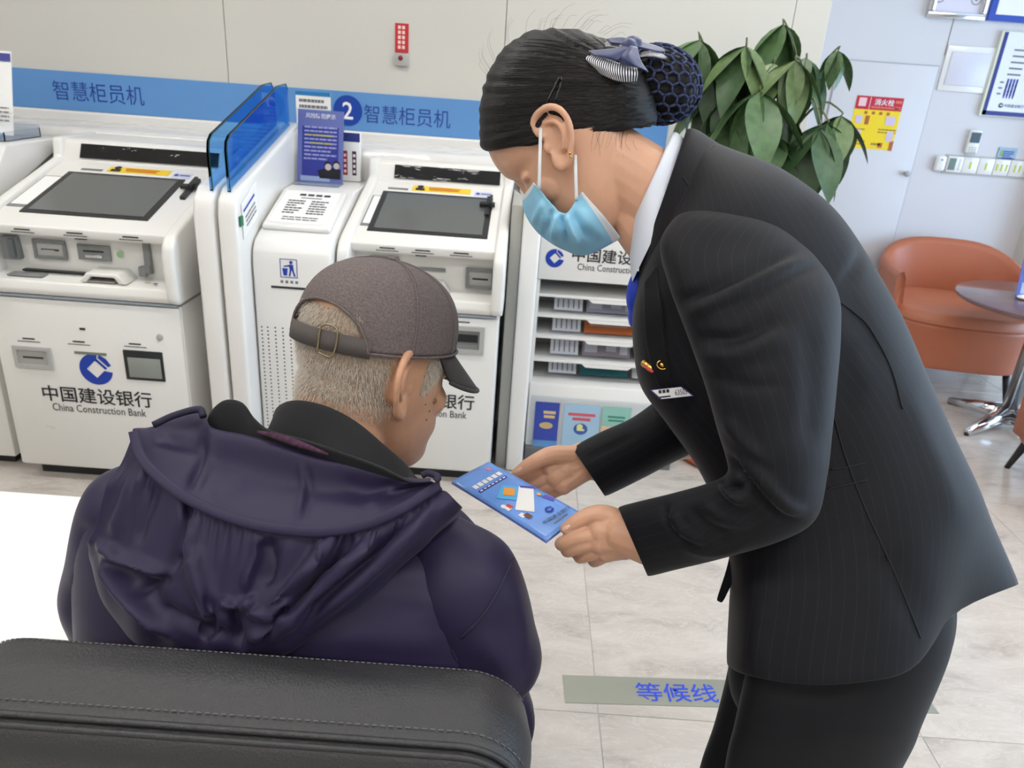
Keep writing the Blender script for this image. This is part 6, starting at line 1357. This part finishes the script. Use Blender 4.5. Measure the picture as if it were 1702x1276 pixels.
bm.free()
net = SV.build('hair_net', m_net, hair, smooth=True); net['kind'] = 'stuff'
# bow
m_bow = mat('navy_satin', (44, 52, 96), .45, sheen=.4)
m_bstripe = stripe_mat('striped_ribbon', (20, 22, 36), (236, 236, 240), .045, .021, .5)
for nd in m_bstripe.node_tree.nodes:
    if nd.type == 'MATH' and nd.operation == 'MULTIPLY':
        for l_ in list(nd.inputs[1].links): m_bstripe.node_tree.links.remove(l_)
        nd.inputs[1].default_value = 1
kn_ = Soup().ball(at(1045, 78, .93), (.010, .012, .010)); kn_.ball(at(1052, 72, .94), (.012, .012, .009)); bow = mesh('hair_bow', *remesh(kn_.V, kn_.F, .002, 2), m_bow, hair)
gridsheet('ribbon_loop', [[(978, 84, 0.929), (1000, 82, 0.924), (1020, 80, 0.924), (1042, 74, 0.924)], [(990, 92, 0.914), (1005, 92, 0.909), (1022, 90, 0.909), (1042, 80, 0.914)], [(1012, 99, 0.916), (1020, 100, 0.909), (1030, 98, 0.909), (1042, 86, 0.914)]], 14, 20, m_bow, bow, .0015)
gridsheet('ribbon_tail', [[(1046, 74, 0.922), (1052, 76, 0.916), (1060, 78, 0.922)], [(1028, 92, 0.914), (1044, 94, 0.902), (1064, 96, 0.914)], [(1034, 108, 0.914), (1052, 108, 0.902), (1070, 108, 0.914)], [(1058, 112, 0.914), (1068, 115, 0.910), (1078, 119, 0.914)]], 18, 14, m_bow, bow, .0015)
gridsheet('ribbon_loop', [[(1008, 64, 0.949), (1025, 62, 0.944), (1040, 63, 0.939), (1052, 70, 0.934)], [(1015, 70, 0.934), (1030, 72, 0.929), (1042, 73, 0.929), (1052, 76, 0.929)]], 10, 16, m_bow, bow, .0015)
gridsheet('ribbon_loop', [[(1048, 68, 0.939), (1070, 70, 0.944), (1092, 76, 0.954), (1107, 82, 0.964)], [(1055, 76, 0.929), (1072, 80, 0.934), (1090, 84, 0.944), (1106, 86, 0.959)]], 10, 16, m_bow, bow, .0015)
gridsheet('striped_loop', [[(980, 90, 0.929), (998, 94, 0.924), (1015, 100, 0.924), (1035, 106, 0.924), (1058, 110, 0.924)], [(974, 98, 0.919), (992, 106, 0.909), (1012, 114, 0.904), (1034, 120, 0.904), (1060, 122, 0.909)], [(984, 112, 0.922), (1000, 124, 0.914), (1018, 132, 0.909), (1036, 136, 0.912), (1058, 135, 0.919)]], 16, 40, m_bstripe, bow, .0015)
gridsheet('striped_loop', [[(1064, 88, 0.944), (1080, 84, 0.949), (1096, 84, 0.959), (1108, 88, 0.969)], [(1066, 94, 0.939), (1084, 92, 0.939), (1100, 94, 0.949), (1112, 94, 0.964)], [(1084, 94, 0.944), (1094, 97, 0.949), (1104, 99, 0.956), (1110, 98, 0.964)]], 12, 24, m_bstripe, bow, .0015)
gridsheet('striped_loop', [[(1004, 72, 0.959), (1012, 68, 0.949), (1022, 70, 0.944), (1030, 74, 0.939)], [(1006, 78, 0.949), (1014, 77, 0.939), (1024, 78, 0.934), (1032, 80, 0.934)]], 8, 16, m_bstripe, bow, .0015)
P = drape(hrt, crom(np.array([(904, 182), (912, 165), (926, 136), (930, 131), (933, 135), (926, 158), (917, 180)], float), 40), .0016); V, Fc = tube_geo(P, .0016, 6); mesh('hair_clip', V, Fc, mat('clip_black', (14, 13, 14), .25), hair)
# --- mask
m_mask = mat('mask_blue', (146, 204, 234), .75, bump=.25, bscale=500, bumpdist=.0004); m_maskw = mat('mask_white', (222, 226, 230), .75); 
rowsM = [[(886, 304, .942), (877, 316, .965), (868, 328, 1.0)], [(897, 316, .936), (886, 338, .958), (870, 349, 1.0)], [(920, 343, .934), (905, 368, .95), (883, 374, 1.0)], [(935, 354, .933), (925, 384, .945), (903, 395, 1.0)], [(946, 350, .932), (945, 390, .942), (936, 415, 1.0)], [(958, 331, .931), (970, 382, .942), (975, 424, 1.0)], [(968, 321, .932), (1002, 358, .948), (1033, 397, 1.0)]]
G = crom(np.array([crom(np.array([at(*p) for p in r_]), 30) for r_ in rowsM]), 80)
loc3 = np.stack([(G - HW) @ f_w, (G - HW) @ s_w, (G - HW) @ u_w], -1)
loc3[..., 1] -= loc3[:, -1:, 1]                                   # centre line of the face
farh = loc3[:, ::-1][:, 1:].copy(); farh[..., 1] *= -1
L3 = np.concatenate([loc3, farh], 1); nc_ = L3.shape[1]; sh_ = ((G - HW) @ s_w)[:, -1].mean()
V = place(L3.reshape(-1, 3), HW + s_w * sh_, f_w, s_w, u_w); Fc = grid_faces(80, nc_); N_ = vnormals(V, Fc)
if (N_ * (V - HW)).sum() < 0: Fc = [tuple(reversed(f)) for f in Fc]
V = creases(V, Fc, [(((918, 346), (908, 375), (903, 398)), 5, -.006), (((926, 352), (922, 385), (922, 405)), 4, .008), (((934, 356), (937, 385), (944, 408)), 4, -.008), (((943, 355), (950, 378), (962, 405)), 5, .008), (((951, 350), (965, 375), (985, 400)), 6, -.006), (((905, 332), (892, 360), (888, 376)), 5, .005), (((960, 345), (985, 375), (1008, 398)), 8, .003)])
rowi = np.array([f[0] // nc_ for f in Fc]); mk = mesh('face_mask', V, Fc, [m_mask, m_maskw], woman); mk.data.polygons.foreach_set('material_index', ((rowi < 4) | (rowi > 75)).astype(np.int32)); md = mk.modifiers.new('thick', 'SOLIDIFY'); md.thickness = .0012
for pts in (((899, 214, .925), (898, 240, .922), (897, 280, .924), (896, 314, .932)), ((956, 258, .922), (957, 290, .92), (958, 332, .928))):
    V, Fc = tube_geo(crom(np.array([at(*p) for p in pts]), 14), .0022, 8); mesh('ear_loop', V, Fc, m_maskw, mk)
# lashes, ear stud, nails
SV = MB()
for k in range(7):
    a_ = at(856 + k * 1.2, 303 + k * 1.5, .985 - k * .004); SV.tube([a_, a_ + (at(853 + k, 318, .985) - at(856, 303, .985)) * .7], .0004, 4)
o = SV.build('eyelashes', m_dark, woman); o['kind'] = 'stuff'
for q_ in ((947, 254), (949, 260)):
    P = drape(wtree, [q_], .001)
    if len(P): S = Soup().ball(P[0], .0017); mesh('ear_stud', S.V, S.F, m_gold, woman)
m_nail = mat('nail', (232, 186, 170), .25, coat=.4)
for tr_, p_, q_ in ((bvh(*near), (946, 874), (936, 881)), (bvh(*far), (866, 778), (857, 785))):
    P = drape(tr_, crom(np.array([p_, ((p_[0] + q_[0]) / 2, (p_[1] + q_[1]) / 2), q_], float), 6), -.0022)
    if len(P) > 3: S = Soup().chain(list(P), [.0028, .0036, .003], 10, 2); mesh('thumbnail', S.V, S.F, m_nail, woman)
# ================================================================== LEAFLET
D_ = at(908, 899, .975); C_ = at(968, 853, 1.005); B_ = at(812, 767, 1.135); A_ = at(745, 795, 1.112)
A2 = B_ + D_ - C_; A_ = (A_ + A2) / 2
lf = thing('leaflet', 'glossy blue bank leaflet held between the two hands', 'leaflet', tuple((A_ + B_ + C_ + D_) / 4))
nn = np.cross(B_ - A_, D_ - A_); nn /= np.linalg.norm(nn); nn = nn if nn.dot(CAM - A_) > 0 else -nn
def lq(u, v): return (A_ * (1 - u) * (1 - v) + B_ * u * (1 - v) + C_ * u * v + D_ * (1 - u) * v)      # u across, v along
nvv, nuu = 24, 10
def sheet(off): return np.array([[lq(u, v) + nn * (off + .0012 * math.sin(math.pi * v) + .0005 * math.sin(math.pi * u)) for u in np.linspace(0, 1, nuu)] for v in np.linspace(0, 1, nvv)]).reshape(-1, 3)
m_leafblue = mat('leaflet_face', (112, 158, 232), .22, coat=.4, var=.16, vscale=14)
V = sheet(0); Fc = grid_faces(nvv, nuu); N_ = vnormals(V, Fc); Fc = Fc if (N_ @ nn).mean() > 0 else [tuple(reversed(f)) for f in Fc]
o = mesh('cover', V, Fc, m_leafblue, lf); md = o.modifiers.new('thick', 'SOLIDIFY'); md.thickness = .0008; md.offset = -1
V2 = sheet(-.003); V2 = V2 + (A_ - B_) * .012; o = mesh('inner_leaf', V2, Fc, mat('leaflet_back', (128, 140, 225), .3, coat=.3), lf); md = o.modifiers.new('thick', 'SOLIDIFY'); md.thickness = .0008; md.offset = -1
def lpoly(name, polys, m_, lift=.001):
    b_ = MB()
    for pl in polys:
        Vp = [lq(u, v) + nn * (lift + .0012 * math.sin(math.pi * v) + .0005 * math.sin(math.pi * u)) for u, v in pl]; b_.add(Vp, [tuple(range(len(Vp)))])
    return b_.build(name, m_, lf)
def lr(u, v, w_, h_): return [(u - w_ / 2, v - h_ / 2), (u + w_ / 2, v - h_ / 2), (u + w_ / 2, v + h_ / 2), (u - w_ / 2, v + h_ / 2)]
def ld(u, v, r_, k=.48): return [(u + r_ * math.cos(t_), v + r_ * k * math.sin(t_)) for t_ in np.linspace(0, 2 * math.pi, 20, endpoint=False)]
lpoly('star_mark', [[(.8 + .09 * (1 if i % 2 == 0 else .35) * math.cos(i * math.pi / 8), .09 + .045 * (1 if i % 2 == 0 else .35) * math.sin(i * math.pi / 8)) for i in range(16)]], mat('star_pink', (210, 150, 190), .4))
lpoly('heading', [lr(.2 + .125 * k, .20, .1, .05) for k in range(6)], m_whiteprint); lpoly('subheading', [lr(.5, .268, .72, .03)], mat('leaflet_navy', (48, 62, 150), .4)); lpoly('subheading_print', [lr(.2 + .1 * k, .268, .06, .013) for k in range(7)], m_whiteprint, .001)
lpoly('laptop_base', [[(.22, .62), (.42, .74), (.98, .52), (.80, .43)]], m_whiteprint); lpoly('laptop_screen', [[(.22, .42), (.45, .55), (.78, .44), (.60, .33)]], mat('leaflet_sky', (90, 176, 232), .35), .001); lpoly('orange_card', [[(.38, .43), (.50, .50), (.68, .44), (.56, .37)]], mat('leaflet_orange', (240, 160, 60), .4), .0014); lpoly('laptop_edge', [[(.80, .43), (.98, .52), (.95, .56), (.78, .46)]], mat('leaflet_violet', (70, 70, 170), .4), .001)
lpoly('figure', [ld(.14, .53, .05), lr(.16, .57, .1, .05)], m_whiteprint, .001); lpoly('figure', [lr(.22, .56, .08, .05)], mat('leaflet_red', (214, 70, 60), .4), .0014); lpoly('figure', [lr(.2, .70, .1, .05)], m_whiteprint, .001); lpoly('figure', [lr(.26, .735, .11, .06)], mat('leaflet_brown', (110, 64, 56), .4), .0014)
lpoly('figure', [ld(.86, .62, .04)], mat('leaflet_amber', (232, 176, 70), .4), .0014); lpoly('figure', [[(.84, .65), (.94, .66), (1.0 - .02, .74), (.9, .76), (.86, .70)]], mat('leaflet_violet2', (96, 80, 190), .4), .001)
ldir = (B_ - A_) / np.linalg.norm(B_ - A_); vdir = -(D_ - A_) / np.linalg.norm(D_ - A_)
pe = lq(.66, .80) + nn * .0022; flat('bank_emblem', logo2(.0062), pe, m_blueprint, lf, ldir, vdir, .0006)
pe = lq(.62, .885) + nn * .0022; text('bank_lettering', '中国建设银行', pe, .044, .007, m_darkprint, lf, ldir, vdir, .0006); lpoly('small_print', [lr(.62, .925, .36, .012)], m_greyprint)
